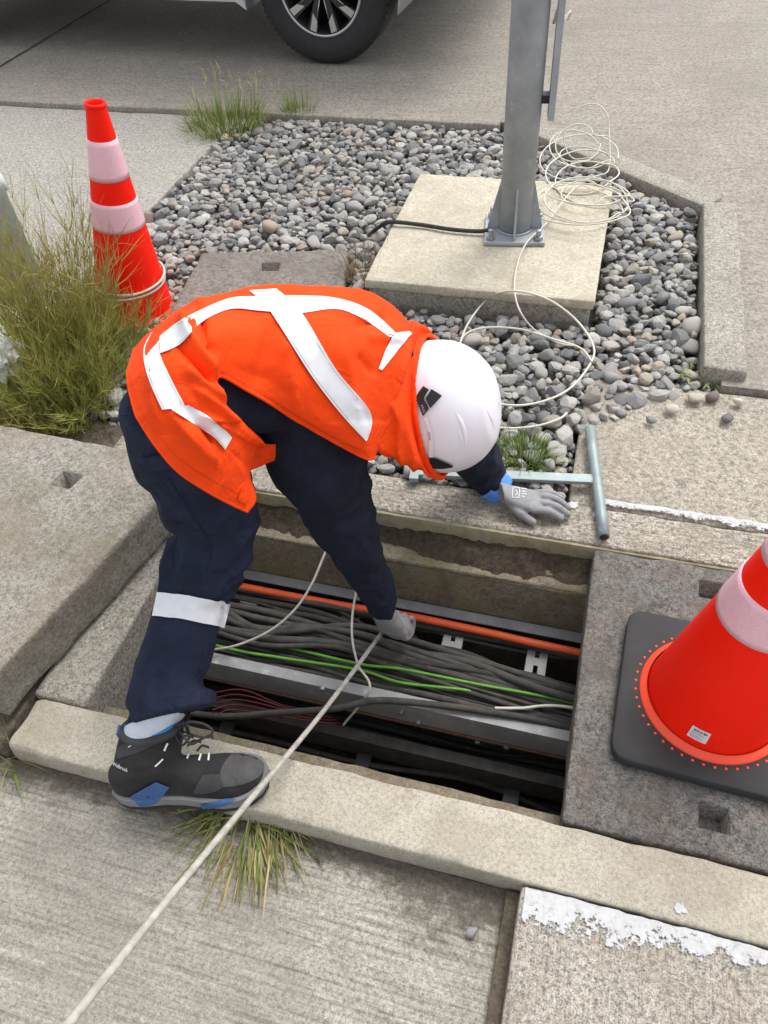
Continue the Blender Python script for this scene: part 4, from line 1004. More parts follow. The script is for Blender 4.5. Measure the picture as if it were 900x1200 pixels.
def ell(c, ax, n=16):
    c = np.asarray(c, float); ax = np.asarray(ax, float)
    th = np.linspace(.02, np.pi-.02, n); ph = np.linspace(0, 2*np.pi, 2*n, endpoint=False)
    return loft([c+np.cos(t)*ax[2]+math.sin(t)*(np.cos(ph)[:, None]*ax[0]+np.sin(ph)[:, None]*ax[1]) for t in th])
def wr_limb(L, n=110, m=56, folds=(), amp=.006, seed=0, flat=None):
    C_ = np.array([dp(x, y, d) for x, y, d, h in L]); R_ = np.array([h*d/F_PX for x, y, d, h in L])
    return wr_limb3(C_, R_, n, m, folds, amp, seed)
def wr_limb3(C_, R_, n=110, m=56, folds=(), amp=.006, seed=0):
    P = cr(C_, n); R = cr(R_[:, None], n)[:, 0]; T, U, W = frames(P); a = np.linspace(0, 2*np.pi, m, endpoint=False)
    rings = []; S = np.concatenate([[0], np.cumsum(np.linalg.norm(np.diff(P, axis=0), axis=1))])
    for i in range(n):
        dirs = np.cos(a)[:, None]*U[i]+np.sin(a)[:, None]*W[i]
        fo = sum(g*math.exp(-((i/(n-1)-t)/wd)**2) for t, wd, g in folds)
        w_ = vn(np.stack([np.cos(a)*1.3+seed, np.sin(a)*1.3, np.full(m, S[i]*5)], 1), seed+2)
        q = np.stack([S[i]*15+2.2*w_, np.cos(a)*.75, np.sin(a)*.75+seed*3.3], 1); q2 = np.stack([S[i]*30-2.5*w_, np.cos(a)*1.5+5, np.sin(a)*1.5], 1)
        r1_ = 1-np.abs(2*vn(q, seed)-1); r2_ = 1-np.abs(2*vn(q2, seed+7)-1)
        big = fbm(np.stack([S[i]*6+np.zeros(m), np.cos(a)*.8, np.sin(a)*.8], 1), seed+4, 2)-.5
        disp = amp*(.45+fo)*((r1_**2-.4)*1.5+(r2_**2.2-.3)*.6)+amp*2.0*big
        rings.append(P[i]+dirs*(R[i]+disp)[:, None])
    return loft(rings)
# --- torso rings (centre px, depth; lateral half axis; back half axis)
TR = [(224, 500, 1.34, (.05, -.14, 0), (-.09, 0, .085)), (228, 466, 1.31, (.04, -.155, 0), (-.075, 0, .105)), (252, 440, 1.30, (.02, -.165, 0), (-.045, 0, .115)), (292, 426, 1.32, (0, -.17, 0), (-.02, 0, .115)), (335, 426, 1.37, (-.01, -.17, 0), (0, .01, .115)), (382, 432, 1.43, (-.02, -.165, .01), (.02, .01, .105)), (424, 444, 1.49, (-.045, -.135, .02), (.035, .02, .085)), (455, 452, 1.54, (-.035, -.09, .01), (.05, .03, .06))]
zv0 = np.array([0, 0, 1.]); nT = 40; tc = cr([dp(*v[:3]) for v in TR], nT); tl = cr([v[3] for v in TR], nT)*np.linspace(.90, .78, nT)[:, None]; tn = cr([v[4] for v in TR], nT)*.90
aa = np.linspace(0, 2*np.pi, 48, endpoint=False)
torso = loft([c+np.cos(aa)[:, None]*l+np.sin(aa)[:, None]*n_ for c, l, n_ in zip(tc, tl, tn)])
HC = dp(531, 477, 1.62); HN = nz((.97, .02, .22)); HF = nz(np.array([.15, 0, -1])-HN*(np.array([.15, 0, -1])@HN)); HL = np.cross(HN, HF)   # crown, face, side axes
LEGR = [(205, 470, 1.24, 60), (222, 530, 1.33, 60), (242, 580, 1.42, 53), (253, 622, 1.48, 45), (237, 672, 1.505, 39), (221, 725, 1.50, 38.5), (208, 768, 1.49, 40), (200, 806, 1.478, 41), (205, 837, 1.465, 44.5)]
legr = wr_limb(LEGR, 150, 64, ((.52, .10, 1.5), (.95, .12, 1.1), (.2, .2, .7)), .010, 3)
hipL = np.array([-.65, .97, .65]); footL = np.array([-.955, 1.365, 0.0])
legl = wr_limb3(np.array([hipL, hipL+np.array([-.05, .05, -.16]), np.array([-.79, 1.18, .42]), np.array([-.86, 1.27, .28]), footL+np.array([-.005, -.03, .15]), footL+np.array([0, -.02, .10])]), np.array([.080, .078, .068, .060, .058, .058]), 70, 40, (), .005, 8)
ARMR = [(352, 462, 1.46, 66), (367, 522, 1.53, 61), (387, 572, 1.62, 46), (408, 622, 1.72, 34), (428, 664, 1.81, 25), (442, 696, 1.87, 18), (451, 717, 1.91, 14.5)]
armr = wr_limb(ARMR, 140, 56, ((.45, .2, 1.0), (.85, .15, .7)), .0075, 5)
ARML = [(446, 448, 1.60, 36), (508, 490, 1.76, 34), (543, 515, 1.88, 31), (563, 546, 1.99, 24), (576, 566, 2.045, 19.5)]
arml = wr_limb(ARML, 80, 48, ((.7, .3, 1.0),), .006, 6)
neck = tube(cr([tc[-3], tc[-1]-zv0*.01, HC-HN*.06], 10), .052, 24)
head = [ell(HC-HN*.035, (HF*.098, HL*.078, HN*.118)), ell(HC-HN*.10+HF*.045, (HF*.055, HL*.055, HN*.06)), ell(HC-HN*.058+HF*.100, (HF*.022, HL*.014, HN*.028)), ell(HC-HN*.135+HF*.082, (HF*.022, HL*.028, HN*.018)), ell(HC-HN*.095+HF*.092, (HF*.010, HL*.026, HN*.008)),
        ell(HC-HN*.055+HL*.078, (HF*.022, HL*.012, HN*.032)), ell(HC-HN*.055-HL*.078, (HF*.022, HL*.012, HN*.032))]
sock = tube(cr([dp(201, 815, 1.485), gp(180, 842, .165), gp(172, 862, .11)], 10), .045, 24)
pelvis = ell(dp(222, 486, 1.38), (np.array([.09, 0, 0]), np.array([0, .13, 0]), np.array([0, 0, .11])), 20)
body = pch('body', join([torso, pelvis, legr, legl, armr, arml, neck, sock]+head), [MAT['navy_dark'], MAT['navy'], MAT['skin'], MAT['sock']])
apply_mods(body, [m_remesh(.0048), m_smooth(2, .5)])
me = body.data; cen = np.empty(len(me.polygons)*3, np.float32); me.polygons.foreach_get('center', cen); cen = cen.reshape(-1, 3)
def segdist(P, A, B):
    A, B = np.asarray(A), np.asarray(B); t = np.clip(((P-A)@(B-A))/((B-A)@(B-A)), 0, 1); return np.linalg.norm(P-(A+t[:, None]*(B-A)), axis=1)
lp = [dp(*v[:3]) for v in LEGR]; dl = np.min([segdist(cen, lp[i], lp[i+1])-.01 for i in range(len(lp)-1)]+[segdist(cen, hipL, [-.79, 1.18, .42]), segdist(cen, [-.79, 1.18, .42], footL)], axis=0)
ap = [dp(*v[:3]) for v in ARMR]; tq = [dp(*v[:3]) for v in TR]; da = np.min([segdist(cen, ap[i], ap[i+1]) for i in range(len(ap)-1)]+[segdist(cen, tq[i], tq[i+1]) for i in range(2, 7)], axis=0)
mi = np.zeros(len(cen), int); mi[dl < da] = 1
dh = cen-(HC-HN*.05); mi[np.linalg.norm(dh, axis=1) < .135] = 2
px_ = prv(cen); hem = gp(172, 862, .11)
mi[(segdist(cen, gp(183, 838, .175), hem) < .056) & (px_[:, 1] > 810+38*(250-px_[:, 0])/98.0+1)] = 3
me.polygons.foreach_set('material_index', mi.astype(np.int32)); me.polygons.foreach_set('use_smooth', [True]*len(me.polygons))
for sg in (-1, 1):
    pch('eye', ell(HC-HN*.045+HF*.088+HL*.030*sg, (HF*.010, HL*.012, HN*.009), 8), MAT['white_mark'])
bvh_body = world_bvh([body])
# reflective band below the knee
patch_on('trouser_band', bvh_body, [(186, 694), (228, 698), (270, 708)], [(180, 722), (220, 726), (263, 736)], MAT['refl'], .004, 36, 8)

patch_on('pocket_flap', bvh_body, [(166, 536), (185, 532), (214, 527)], [(172, 549), (191, 546), (219, 541)], MAT['navy'], .007, 14, 6)
sm = patch_on('side_seam', bvh_body, [(196, 560), (222, 600), (246, 640), (240, 672)], [(197.4, 559), (223.4, 599), (247.4, 640), (241.4, 672.5)], MAT['navy_dark'], .0015, 40, 2)
# --- hi-vis vest: columns from the hem to the neck, rows from the far side over the back to the near edge
VC = [[(158, 408, 1.29), (150, 440, 1.19), (163, 493, 1.155), (203, 546, 1.16), (245, 577, 1.20), (290, 600, 1.29)],
      [(168, 396, 1.275), (160, 430, 1.175), (175, 480, 1.145), (218, 528, 1.15), (262, 560, 1.21), (299, 584, 1.31)],
      [(184, 381, 1.26), (176, 418, 1.16), (192, 468, 1.135), (236, 510, 1.15), (274, 532, 1.22), (292, 556, 1.32)],
      [(204, 366, 1.25), (198, 406, 1.155), (218, 460, 1.14), (254, 496, 1.165), (282, 516, 1.24), (300, 528, 1.33)],
      [(228, 354, 1.245), (220, 398, 1.16), (236, 446, 1.15), (258, 476, 1.17), (282, 500, 1.22), (308, 519, 1.31)],
      [(248, 348, 1.25), (236, 392, 1.168), (246, 428, 1.16), (255, 452, 1.17), (262, 468, 1.19), (266, 478, 1.205)],
      [(264, 345, 1.26), (248, 388, 1.175), (249, 416, 1.17), (252, 430, 1.175), (254, 436, 1.18), (257, 441, 1.185)],
      [(305, 337, 1.29), (295, 380, 1.225), (295, 415, 1.215), (297, 440, 1.222), (299, 453, 1.228), (302, 464, 1.235)],
      [(360, 336, 1.35), (350, 385, 1.27), (345, 435, 1.265), (346, 466, 1.285), (348, 482, 1.30), (352, 495, 1.325)],
      [(412, 342, 1.42), (405, 395, 1.335), (398, 450, 1.33), (394, 487, 1.345), (393, 505, 1.36), (395, 520, 1.385)],
      [(452, 357, 1.47), (444, 405, 1.395), (434, 460, 1.38), (429, 498, 1.385), (429, 520, 1.40), (431, 538, 1.425)],
      [(486, 386, 1.53), (477, 420, 1.455), (464, 465, 1.44), (452, 502, 1.445), (446, 520, 1.45), (440, 533, 1.46)]]
net = []
for c in VC:
    col = [dp(*q) for q in c]; top = col[0]
    net.append([top+np.array([-.01, .05, -.22]), top+np.array([.0, .055, -.10]), top+np.array([0, .02, -.025])]+col)
net = np.array(net); nu, nv = 190, 130
g1 = cr(net, nu); grid = np.stack([cr(g1[i], nv) for i in range(nu)])
du_ = np.gradient(grid, axis=0); dv_ = np.gradient(grid, axis=1); nn_ = np.cross(du_, dv_); nn_ /= np.linalg.norm(nn_, axis=2, keepdims=True)+1e-12
if (nn_[nu//2, nv//2]@(CAM-grid[nu//2, nv//2])) < 0: nn_ = -nn_
Q = prv(grid.reshape(-1, 3)).reshape(nu, nv, 2)
def fold(x0, y0, x1, y1, wd, h):
    a = np.array([x0, y0], float); b = np.array([x1, y1], float); L = np.linalg.norm(b-a); t = ((Q-a)@(b-a))/L**2; s_ = (Q-a)@np.array([-(b-a)[1], (b-a)[0]])/L
    return h*np.exp(-(np.abs(s_)/(wd*.8))**1.35)*np.clip(np.minimum(t*4+.3, (1-t)*4+.3), 0, 1)*(t > -.08)*(t < 1.08)
gx = grid.reshape(-1, 3); W_ = ((fbm(gx*np.array([7, 7, 7]), 201, 2)-.5)*.012+(fbm(gx*np.array([34, 34, 34]), 205, 2)-.5)*.0015).reshape(nu, nv)
for f in ((252, 440, 210, 372, 9, .010), (246, 418, 232, 362, 7, -.010), (262, 470, 214, 430, 8, .011), (250, 452, 205, 400, 7, -.009), (282, 500, 226, 455, 6, .008), (300, 520, 236, 487, 5, .009), (215, 395, 240, 352, 8, .010), (200, 480, 250, 545, 9, .008), (215, 475, 270, 540, 7, -.008), (180, 430, 188, 500, 9, .006),
          (300, 455, 318, 380, 12, -.007), (345, 480, 330, 390, 14, .006), (425, 500, 400, 400, 10, .005), (415, 380, 455, 372, 6, -.009), (430, 395, 470, 400, 5, .007), (420, 415, 440, 440, 7, -.006), (240, 505, 288, 545, 4, -.007), (262, 520, 284, 560, 4, .007), (225, 500, 265, 560, 6, .006)): W_ = W_+fold(*f)
edge_fade = np.ones((nu, nv))
W_ = W_*np.where((Q[:, :, 0] > 250) & (Q[:, :, 1] > 495), .25, 1.0); W_ = W_*1.6+.004*((1-np.abs(2*vn(gx*np.array([16, 9, 16])+3.3, 240)-1))**2-.4).reshape(nu, nv)*np.clip((330-Q[:, :, 0])/120, .25, 1)
grid = grid+nn_*(W_*edge_fade)[:, :, None]
FV = [(i*nv+j, (i+1)*nv+j, (i+1)*nv+j+1, i*nv+j+1) for i in range(nu-1) for j in range(nv-1)]
vest = pch('vest', (grid.reshape(-1, 3), FV), MAT['vest'])
# piping along the armhole and hem edges
bvh_vest = world_bvh([vest])
mk('hem_piping', *tube(grid[0, 40:], .0024, 6), MAT['vest'], vest); mk('armhole_piping', *tube(grid[60:, -1], .0028, 6), MAT['vest'], vest)
apply_mods(vest, [m_solid(.003, 0)])
# far front panel hanging behind the arm
fp = np.array([[dp(286, 512, 1.36), dp(300, 520, 1.38), dp(330, 520, 1.43), dp(360, 516, 1.47)], [dp(287, 535, 1.37), dp(303, 533, 1.40), dp(326, 532, 1.44), dp(356, 530, 1.48)], [dp(289, 553, 1.38), dp(302, 547, 1.41), dp(321, 539, 1.45), dp(350, 536, 1.49)]])
g2 = np.stack([cr(r, 24) for r in cr(fp, 16)]); g2 = g2+((fbm(g2.reshape(-1, 3)*30, 210, 2)-.5)*.02).reshape(16, 24, 1)*np.array([.3, -.8, .3])
o = mk('front_panel', g2.reshape(-1, 3), [(i*24+j, i*24+j+1, (i+1)*24+j+1, (i+1)*24+j) for i in range(15) for j in range(23)], MAT['vest'], vest); apply_mods(o, [m_solid(.003, 0)])
BANDS = [([(184, 384), (176, 392), (168, 411), (173, 441), (188, 476), (191, 480)], [(194, 387), (188, 396), (187, 413), (199, 441), (215, 472), (218, 477)]),
         ([(197, 477), (223, 494), (249, 511), (258, 520), (264, 527)], [(221, 475), (243, 487), (258, 500), (266, 506), (272, 513)]),
         ([(187, 394), (210, 376), (235, 363), (270, 349), (305, 347), (348, 346), (394, 349), (433, 363), (466, 392)], [(187, 414), (211, 403), (237, 377), (270, 362), (305, 364), (348, 367), (394, 362), (426, 374), (457, 395)]),
         ([(292, 340), (317, 365), (363, 437), (398, 483), (429, 517)], [(324, 338), (354, 367), (394, 433), (434, 483), (431, 515)])]
for k, (a, b) in enumerate(BANDS):
    rb = patch_on('reflective_band', bvh_vest, a, b, MAT['refl'], (.0035, .008, .0059, .0071)[k], 60, 8, parent=vest, relax=3); A_, B_ = np.array(a, float), np.array(b, float)
    for f in (.09, .91): patch_on('stitching', bvh_vest, A_+(B_-A_)*(f-.012), A_+(B_-A_)*(f+.012), MAT['stitch'], (.0052, .0097, .0076, .0088)[k], 60, 2, parent=rb, relax=3)
for e0 in ([(257, 446), (300, 469), (351, 500), (394, 525), (428, 541)], [(153, 446), (165, 489), (203, 541), (245, 572), (287, 594)]):
    e0 = np.array(e0, float)-np.array([0, 12.]); patch_on('stitching', bvh_vest, e0, e0+np.array([.3, 1.0]), MAT['seam'], .0026, 60, 2, parent=vest)
patch_on('hem_label', bvh_vest, [(276, 585), (281, 572)], [(287, 591), (292, 578)], MAT['vest'], .004, 6, 5, parent=vest)

# --- hood gathered behind the helmet
hc = cr([dp(446, 455, 1.50), dp(462, 458, 1.525), dp(482, 464, 1.565), dp(500, 470, 1.59), HC-HN*.046, HC-HN*.034], 60)
ha = cr(np.array([[.120, .108], [.138, .125], [.146, .142], [.144, .150], [.140, .155], [.135, .150]]), 60)
th = np.linspace(0, 2*np.pi, 120, endpoint=False); rings = []
for i in range(60):
    t = i/59; q = np.stack([np.cos(th)*1.6, np.sin(th)*1.6, np.full(120, t*1.6)], 1)
    dsp = (fbm(q*1.1, 220, 3)-.5)*.03*(1-t*.75)+.020*((1-np.abs(2*vn(np.stack([np.cos(th)*1.2+t*1.5, np.sin(th)*1.2-t*2.4, np.full(120, t*2.2)], 1)*1.7, 233)-1))**2-.4)*(1-t*.8)+.006*np.sin(th*9+t*5)*np.clip(fbm(q, 230, 2)*2-.7, 0, 1)*(1-t)
    if t > .80: dsp = dsp+.0022*np.sin(th*52)*(t-.8)/.2+.004*math.sin((t-.8)/.2*math.pi)
    upv = -HF; rings.append(hc[i]+np.cos(th)[:, None]*HL*(ha[i, 0]+dsp)[:, None]+np.sin(th)[:, None]*upv*(ha[i, 1]+dsp)[:, None])
hood = pch('hood', loft(rings, cap=False), MAT['vest']); 
bvh_hood = world_bvh([hood, vest]); apply_mods(hood, [m_solid(.004, 0)])
patch_on('reflective_band', bvh_hood, [(442, 432), (452, 406), (461, 393), (478, 389)], [(446, 434), (460, 417), (473, 400), (481, 392)], MAT['refl'], .004, 24, 5, parent=hood)

# --- helmet
helmet = empty('helmet'); helmet.parent = person
nth, nph = 60, 120; T_ = np.linspace(0, math.radians(112), nth); PH = np.linspace(0, 2*np.pi, nph, endpoint=False); rings = []
for t in T_:
    ce = HC-HN*.022; ra, rb, rc = .127, .147, .120
    cz = math.cos(t); st_ = math.sin(t)
    f_ = abs(st_)**.86 if cz > 0 else 1.0+.02*(-cz)
    z = rc*(abs(cz)**.98)*(1 if cz > 0 else -.42)
    fr = np.cos(PH); sd2 = np.sin(PH)
    pos = ce+HN*z+(fr[:, None]*HF*rb+sd2[:, None]*HL*ra)*f_
    # moulded ridges: one over the rear side, one around the crown
    bump = .0016*np.exp(-((t-math.radians(30))/.10)**2)
    dirv = (pos-ce)/np.linalg.norm(pos-ce, axis=1)[:, None]; rings.append(pos+dirv*np.broadcast_to(bump, (nph,))[:, None])
V, Fq = loft(rings, cap=False); Fq.append(tuple(range(nph)))
shell = mk('shell', V, Fq, MAT['helmet'], helmet); shell.parent = helmet; helmet.location = -Vector(person.location)
bvh_h = world_bvh([shell])
# peak at the front
pk = []
for u in np.linspace(-.9, .9, 25):
    a0 = HC-HN*.060+HF*.146*math.cos(u)+HL*.124*math.sin(u); a1 = a0+HF*.022*math.cos(u)+HL*.006*math.sin(u)-HN*.010; pk.append((a0, a1))
V = [p for q in pk for p in q]; o = mk('peak', V, [(2*i, 2*i+1, 2*i+3, 2*i+2) for i in range(24)], MAT['helmet'], helmet); apply_mods(o, [m_solid(.004, 0)])
def hpatch(name, a, b, mat, off, n=14, m=6):
    o = patch_on(name, bvh_h, a, b, mat, off, n, m, parent=shell); return o
hpatch('clip', [(497, 453), (489, 465), (492, 476), (496.5, 487)], [(503.5, 457), (498, 466.5), (501, 473), (503.5, 479)], MAT['helmet_clip'], .006)
hpatch('clip', [(499.5, 467), (502, 472.5), (505, 478)], [(506, 456.5), (512, 460), (518, 464)], MAT['helmet_clip'], .006)
hpatch('clip', [(503, 535), (510, 535), (519, 538.5), (531, 544)], [(504, 546), (511, 547), (520, 547), (530, 545.5)], MAT['helmet_clip'], .005)
for k in range(4): hpatch('clip_mark', [(494.2+.8*k, 475+2.2*k), (496.6+.8*k, 474+2.2*k)], [(494.5+.8*k, 476+2.2*k), (496.9+.8*k, 475+2.2*k)], MAT['ink_grey'], .0068, 4, 2)
hpatch('strap', [(497, 489), (502, 503), (503, 518), (503, 534)], [(501, 487), (506, 502), (508, 518), (508, 534)], MAT['helmet'], .0045, 20, 5)
hpatch('strap_slot', [(502.4, 505), (503.4, 514)], [(504.4, 505), (505.6, 514)], MAT['ink_grey'], .0052, 6, 3)
def ridge(pts, r, off=.0005, mat='helmet'):
    P = []
    for q in cr(np.array(pts, float), 40):
        h, nn = cast(bvh_h, *q)
        if h is not None: P.append(h+nn*off)
    if len(P) > 4: mk('ridge', *tube(np.array(P), np.sin(np.linspace(.15, np.pi-.15, len(P)))*r, 8), MAT[mat], shell)
ridge([(518, 466), (533, 482), (543, 503), (545, 525), (538, 540)], .0080, -.0058)
ridge([(496, 488), (503, 505), (504, 525), (503, 538)], .0060, -.0042)
ridge([(530, 493), (538, 508), (539, 520), (534, 530)], .0045, -.0030)
ridge([(556, 462), (571, 480), (579, 500), (576, 516)], .0080, -.0062)

# --- gloves
def hand_mesh(name, rings_, fingers, mat, parent, extra=()):
    parts = list(extra)+[loft([np.asarray(c)+np.cos(aa)[:, None]*np.asarray(wv)+np.sin(aa)[:, None]*np.asarray(tv) for c, wv, tv in rings_])]
    for pts, r0, r1 in fingers:
        P = cr(pts, 18); R = np.linspace(r0, r1, 18); R[-1] *= .55; R[-2] *= .85; parts.append(tube(P, R, 14))
    o = pch(name, join(parts), mat, True, None); apply_mods(o, [m_remesh(.0024), m_smooth(3, .5)]); o.data.polygons.foreach_set('use_smooth', [True]*len(o.data.polygons)); return o
zv = np.array([0, 0, 1.])
def G_(x, y, z): return gp(x, y, z)
ac = nz(gp(600, 600, .03)-gp(590, 566, .03))          # across the hand, towards the thumb side
rl = [(dp(578, 570, 2.045), ac*.030, zv*.024), (G_(588, 577, .050), ac*.033, zv*.021), (G_(602, 582, .042), ac*.038, zv*.019), (G_(618, 586, .036), ac*.041, zv*.017), (G_(630, 588, .030), ac*.040, zv*.015), (G_(637, 589, .026), ac*.034, zv*.011)]
fl_ = [([G_(625, 578, .030), G_(643, 577, .036), G_(653, 581, .026), G_(661, 586, .012)], .0098, .0078),
       ([G_(626, 582, .033), G_(646, 583, .040), G_(658, 589, .028), G_(668, 597, .012)], .0105, .0085),
       ([G_(627, 589, .033), G_(648, 592, .039), G_(659, 598, .026), G_(668, 605, .012)], .0108, .0088),
       ([G_(624, 597, .031), G_(642, 599, .034), G_(652, 604, .022), G_(660, 609, .012)], .0108, .0088),
       ([G_(598, 588, .036), G_(606, 598, .030), G_(616, 606, .020), G_(628, 614, .012)], .0135, .0095)]
gl = hand_mesh('glove', rl, fl_, MAT['glove'], person); gl['label'] = 'grey glove resting flat on the back kerb'
cuff = [(dp(575+q*14, 565+q*10, 2.035+.008*q), .0450-.006*q) for q in np.linspace(0, 1, 6)]
adir = nz(cuff[-1][0]-cuff[0][0]); cu = nz(np.cross(adir, zv)); cv = np.cross(cu, adir)
o = mk('glove_cuff', *loft([c+np.cos(aa)[:, None]*cu*r*(1+.05*np.sin(aa*7))[:, None]+np.sin(aa)[:, None]*cv*r for c, r in cuff], cap=False), MAT['cuff'], gl); apply_mods(o, [m_solid(.003, 0)])
bvh_g = world_bvh([gl])
for (a, b, c, d) in (((601, 571), (609, 572), (608, 583), (600, 583)),):
    for e0, e1 in (((a, b)), ((b, c)), ((c, d)), ((d, a))):
        v_ = np.array(e1, float)-np.array(e0, float); n_ = np.array([-v_[1], v_[0]])/np.linalg.norm(v_)*.5
        patch_on('print', bvh_g, [np.array(e0)-n_, np.array(e1)-n_], [np.array(e0)+n_, np.array(e1)+n_], MAT['glove_mark'], .0012, 6, 2, parent=gl)
for k in range(4): patch_on('print', bvh_g, [(611, 572+3*k), (611+[6, 5, 6, 4][k], 572.6+3*k)], [(611, 573.3+3*k), (611+[6, 5, 6, 4][k], 573.9+3*k)], MAT['glove_mark'], .0012, 5, 2, parent=gl)
patch_on('print', bvh_g, [(603, 574), (606, 578), (603, 580)], [(604.2, 574), (607, 578), (604.2, 581)], MAT['glove_mark'], .0012, 6, 2, parent=gl)
# near hand, closed round the rod
w0 = dp(449, 714, 1.905); kn = dp(459, 737, 1.965); hd = nz(kn-w0); acr = nz(CM[0]*.95-CM[1]*.3-CM[2]*.35); thk = nz(np.cross(hd, acr)); 
if thk@CM[2] > 0: thk = -thk     # towards the camera = back of the hand
rr_ = [(w0, acr*.030, thk*.027), (w0+hd*.025, acr*.034, thk*.024), (w0+hd*.05, acr*.041, thk*.021), (kn, acr*.043, thk*.018), (kn+hd*.012, acr*.038, thk*.013)]
fg = []
for k, (s_, r) in enumerate(((-.030, .0105), (-.010, .011), (.011, .0108), (.031, .0095))):
    b = kn+acr*s_; fg.append(([b-hd*.01, b+hd*.026-thk*.002, b+hd*.040-thk*.028, b+hd*.020-thk*.052, b-hd*.006-thk*.045], r, r*.82))
fg.append(([w0+hd*.03-acr*.030-thk*.005, w0+hd*.055-acr*.048-thk*.018, w0+hd*.080-acr*.045-thk*.034, w0+hd*.098-acr*.030-thk*.042], .0135, .0095))
gr = hand_mesh('glove', rr_, fg, MAT['glove'], person, [ell(kn+hd*.010-thk*.018, (acr*.044, hd*.040, thk*.032))]); gr['label'] = 'grey glove gripping the rod inside the trench'

# --- boots
BO = np.array([-.768, .452, .0]); yawb = math.radians(16)
bd = np.array([math.cos(yawb), math.sin(yawb), 0]); bl_ = np.array([-math.sin(yawb), math.cos(yawb), 0])
XS = [0, .012, .03, .06, .10, .14, .18, .22, .255, .28, .298, .308]; HWi = [.020, .030, .036, .038, .035, .037, .043, .047, .045, .037, .026, .010]
def toe_up(x): return .018*max(0, (x-.22)/.085)**2
def outline(scale, grow, n=60):
    x = np.linspace(0, .308, n); h = np.interp(x, XS, HWi)*scale+grow
    up = [(a, b) for a, b in zip(x, h)]; lo = [(a, -b*1.04) for a, b in zip(x, h)][::-1]; return up+lo
def make_boot(name, O, fd, ld, shaft_top, label=None):
    root = empty(name); root.parent = person; root.location = -Vector(person.location)
    if label: root['label'] = label
    def Wp(p): p = np.atleast_2d(p); return O+p[:, :1]*fd+p[:, 1:2]*ld+p[:, 2:]*zv
    # upper
    rings = []; xs_ = np.linspace(.002, .304, 50)
    topz = np.interp(xs_, [0, .02, .10, .13, .16, .20, .24, .27, .29, .304], [.085, .10, .112, .104, .094, .083, .077, .070, .058, .040])
    for x, tz in zip(xs_, topz):
        hw = float(np.interp(x, XS, HWi)); a = np.linspace(0, np.pi, 24)
        prof = [(x, hw*np.sign(math.cos(t))*abs(math.cos(t))**.75, .022+toe_up(x)+(tz-.022)*abs(math.sin(t))**.8) for t in a]; rings.append(Wp(np.array(prof)))
    fore = loft(rings)
    b0 = O+fd*.062+zv*.03; sp = cr([b0, b0*.6+shaft_top*.4+zv*.005, shaft_top-zv*.012, shaft_top], 24); sr = np.linspace(.058, .060, 24)
    ax_up = nz(shaft_top-b0); f2 = nz(fd-ax_up*(fd@ax_up)); l2 = np.cross(ax_up, f2)
    shaft = loft([c+np.cos(aa)[:, None]*(f2*(.066-.004*i/23)+zv*.030*(i/23)**2)+np.sin(aa)[:, None]*l2*.046 for i, c in enumerate(sp)])
    up = mk('upper', *join([fore, shaft]), MAT['boot'], root); apply_mods(up, [m_remesh(.0032), m_smooth(6, .5)]); up.data.polygons.foreach_set('use_smooth', [True]*len(up.data.polygons))
    def sole(nm, z0, z1, g, mat):
        ol = outline(1.0, g); rg = []
        for z, gg in ((z0, -.002), (z0+.002, 0), (z1-.002, 0), (z1, -.003)):
            rg.append(Wp(np.array([(x, y*(1+gg/.04), z+toe_up(x)) for x, y in ol])))
        return mk(nm, *loft(rg), mat, root, False)
    ms = sole('midsole', .008, .040, .0045, MAT['sole_grey']); os_ = sole('outsole', -.004, .0075, .0055, MAT['sole_black'])
    # heel counter ridge and lining
    lin = mk('lining', *tube(np.array([shaft_top+np.cos(t)*(f2*.057+zv*.030)+np.sin(t)*l2*.040+zv*(.002) for t in np.linspace(0, 2*np.pi, 48)]), .0042, 8, False), MAT['blue_line'], root)
    mk('collar', *tube(np.array([shaft_top-ax_up*.006+np.cos(t)*(f2*.0625+zv*.030)+np.sin(t)*l2*.0455 for t in np.linspace(0, 2*np.pi, 48)]), .0085, 10, False), MAT['panel'], root)
    return root, up, ms, os_
st_top = gp(177, 849, .148)
bootR, up, ms, os_ = make_boot('boot', BO, bd, bl_, st_top, 'black and grey safety boot with blue sole inserts on the kerb')
bv = world_bvh([up]); bs = world_bvh([ms, up, os_])
def bp(name, a, b, mat, off=.002, n=14, m=6, bvh=None): return patch_on(name, bvh or bv, a, b, MAT[mat], off, n, m, parent=up, drop=True)
bp('toe_cap', [(262, 922), (258, 905), (268, 888), (287, 874), (296, 871)], [(275, 921), (290, 917), (303, 910), (311, 897), (309, 880)], 'toe', .002, 24, 12)
bp('side_panel', [(226, 928), (236, 911), (240, 908), (258, 907)], [(230, 930), (245, 929), (255, 926), (262, 921)], 'panel', .0015)
bp('side_panel', [(137, 880), (150, 868), (185, 855), (200, 850)], [(138, 889), (160, 882), (190, 868), (203, 860)], 'panel', .0018, 20, 6)
bp('sole_insert', [(151, 933), (165, 925), (183, 915)], [(166, 944), (184, 939), (199, 921)], 'sole_blue', .0035, 14, 6, bs)
bp('sole_insert', [(235, 942), (253, 939), (274, 934)], [(238, 948), (256, 945), (275, 939)], 'sole_blue', .0025, 14, 5, bs)
for a, b in (((196, 870), (192, 879)), ((223, 880), (219, 890)), ((236, 883), (233, 892)), ((245, 884), (244, 892))):
    v_ = np.array(b, float)-np.array(a); n_ = np.array([-v_[1], v_[0]])/np.linalg.norm(v_)*1.1
    bp('eyelet', [np.array(a)-n_, np.array(b)-n_], [np.array(a)+n_, np.array(b)+n_], 'white_mark', .003, 5, 2)
bp('stitch', [(151, 874.5), (165, 867)], [(151.5, 875.5), (165.5, 868)], 'white_mark', .0028, 5, 2)
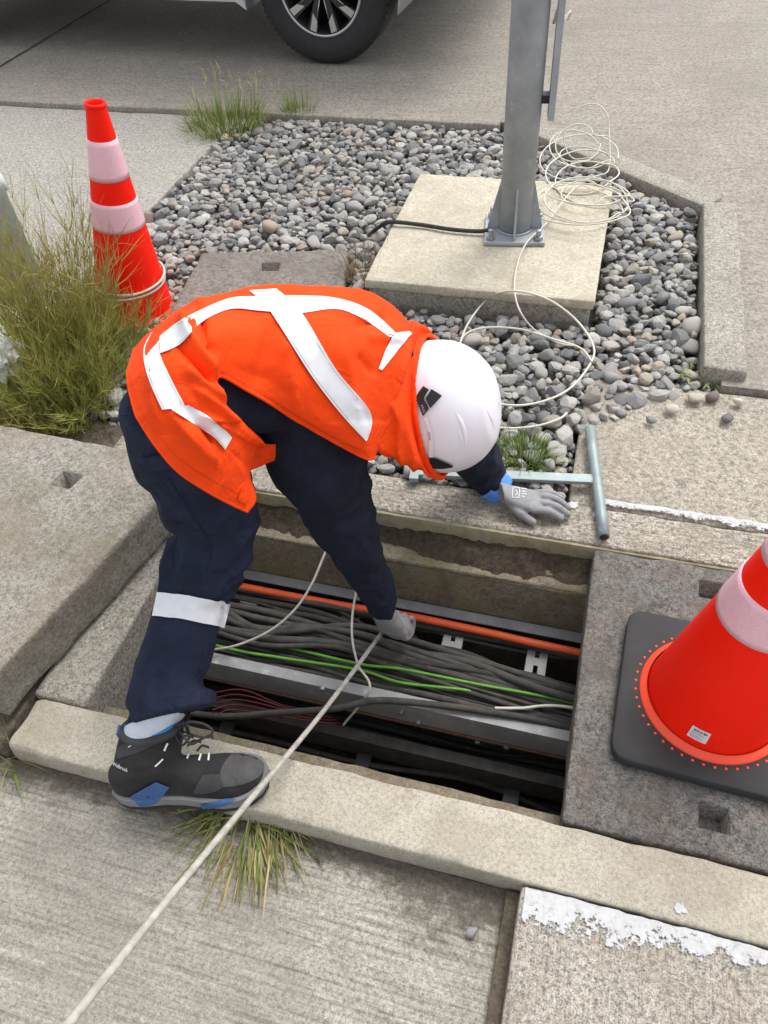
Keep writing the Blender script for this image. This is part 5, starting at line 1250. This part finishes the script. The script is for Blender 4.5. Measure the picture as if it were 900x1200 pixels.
bp('tag_mark', [(181, 897), (190, 888)], [(182.5, 898.5), (191.5, 889)], 'white_mark', .0028, 5, 2)
def lace(pts, r=.0024, off=.006):
    P = []
    for x, y, e in pts:
        h, nn = cast(bv, x, y)
        P.append((h+nn*(off+e)) if h is not None else dp(x, y, 1.43-e))
    mk('lace', *tube(cr(P, 40), r, 7), MAT['lace'], up)
for y in (0, 1, 2, 3): lace([(198+11*y, 862+6*y, 0), (207+10*y, 856+6*y, .003), (218+9*y, 858+6*y, .0)])
lace([(205, 852, .0), (222, 846, .012), (240, 849, .02), (249, 857, .022), (243, 864, .018), (228, 862, .012), (212, 856, .004)])
lace([(207, 855, .0), (215, 862, .008), (224, 872, .008), (236, 866, .012), (246, 862, .018), (250, 866, .016)])
lace([(200, 850, 0), (204, 862, .008), (209, 870, .006), (214, 861, .008), (210, 850, .006)]); lace([(203, 845, 0), (212, 842, .012), (220, 850, .01), (214, 858, .006)])
bp('tongue', [(192, 848), (196, 842), (210, 832)], [(204, 850), (212, 846), (216, 836)], 'panel', .006, 10, 5)
mk('pull_tab', *obox(st_top-bd*.070+np.array([0, 0, -.045]), bd*.002, bl_*.010, np.array([0, 0, .030])), MAT['sole_blue'], up, False)
# lettering on the heel
tx = bpy.data.curves.new('lettering', 'FONT'); tx.body = 'Walbrock'; tx.size = 1.0; tx.resolution_u = 2
to = bpy.data.objects.new('lettering', tx); COL.objects.link(to)
dg = bpy.context.evaluated_depsgraph_get(); tm = bpy.data.meshes.new_from_object(to.evaluated_get(dg)); bpy.data.objects.remove(to)
tv = np.array([v.co[:] for v in tm.vertices]); tf = [tuple(p.vertices) for p in tm.polygons]; bpy.data.meshes.remove(tm)
wt = tv[:, 0].max(); VV = []
for x, y, _ in tv:
    u = x/wt; q = np.array([132.5, 897.0])+u*np.array([17.5, 7.8])+(y/.75)*np.array([.9, -5.2])
    h, nn = cast(bv, *q); VV.append(h+nn*.002 if h is not None else dp(q[0], q[1], 1.45))
mk('lettering', VV, tf, MAT['white_mark'], up, False)
fdl = nz((.25, 1, 0)); make_boot('boot', footL+np.array([-.01, -.06, .0]), fdl, np.cross(zv, fdl), footL+np.array([0, -.01, .15]), 'black boot on the back kerb behind the near leg')
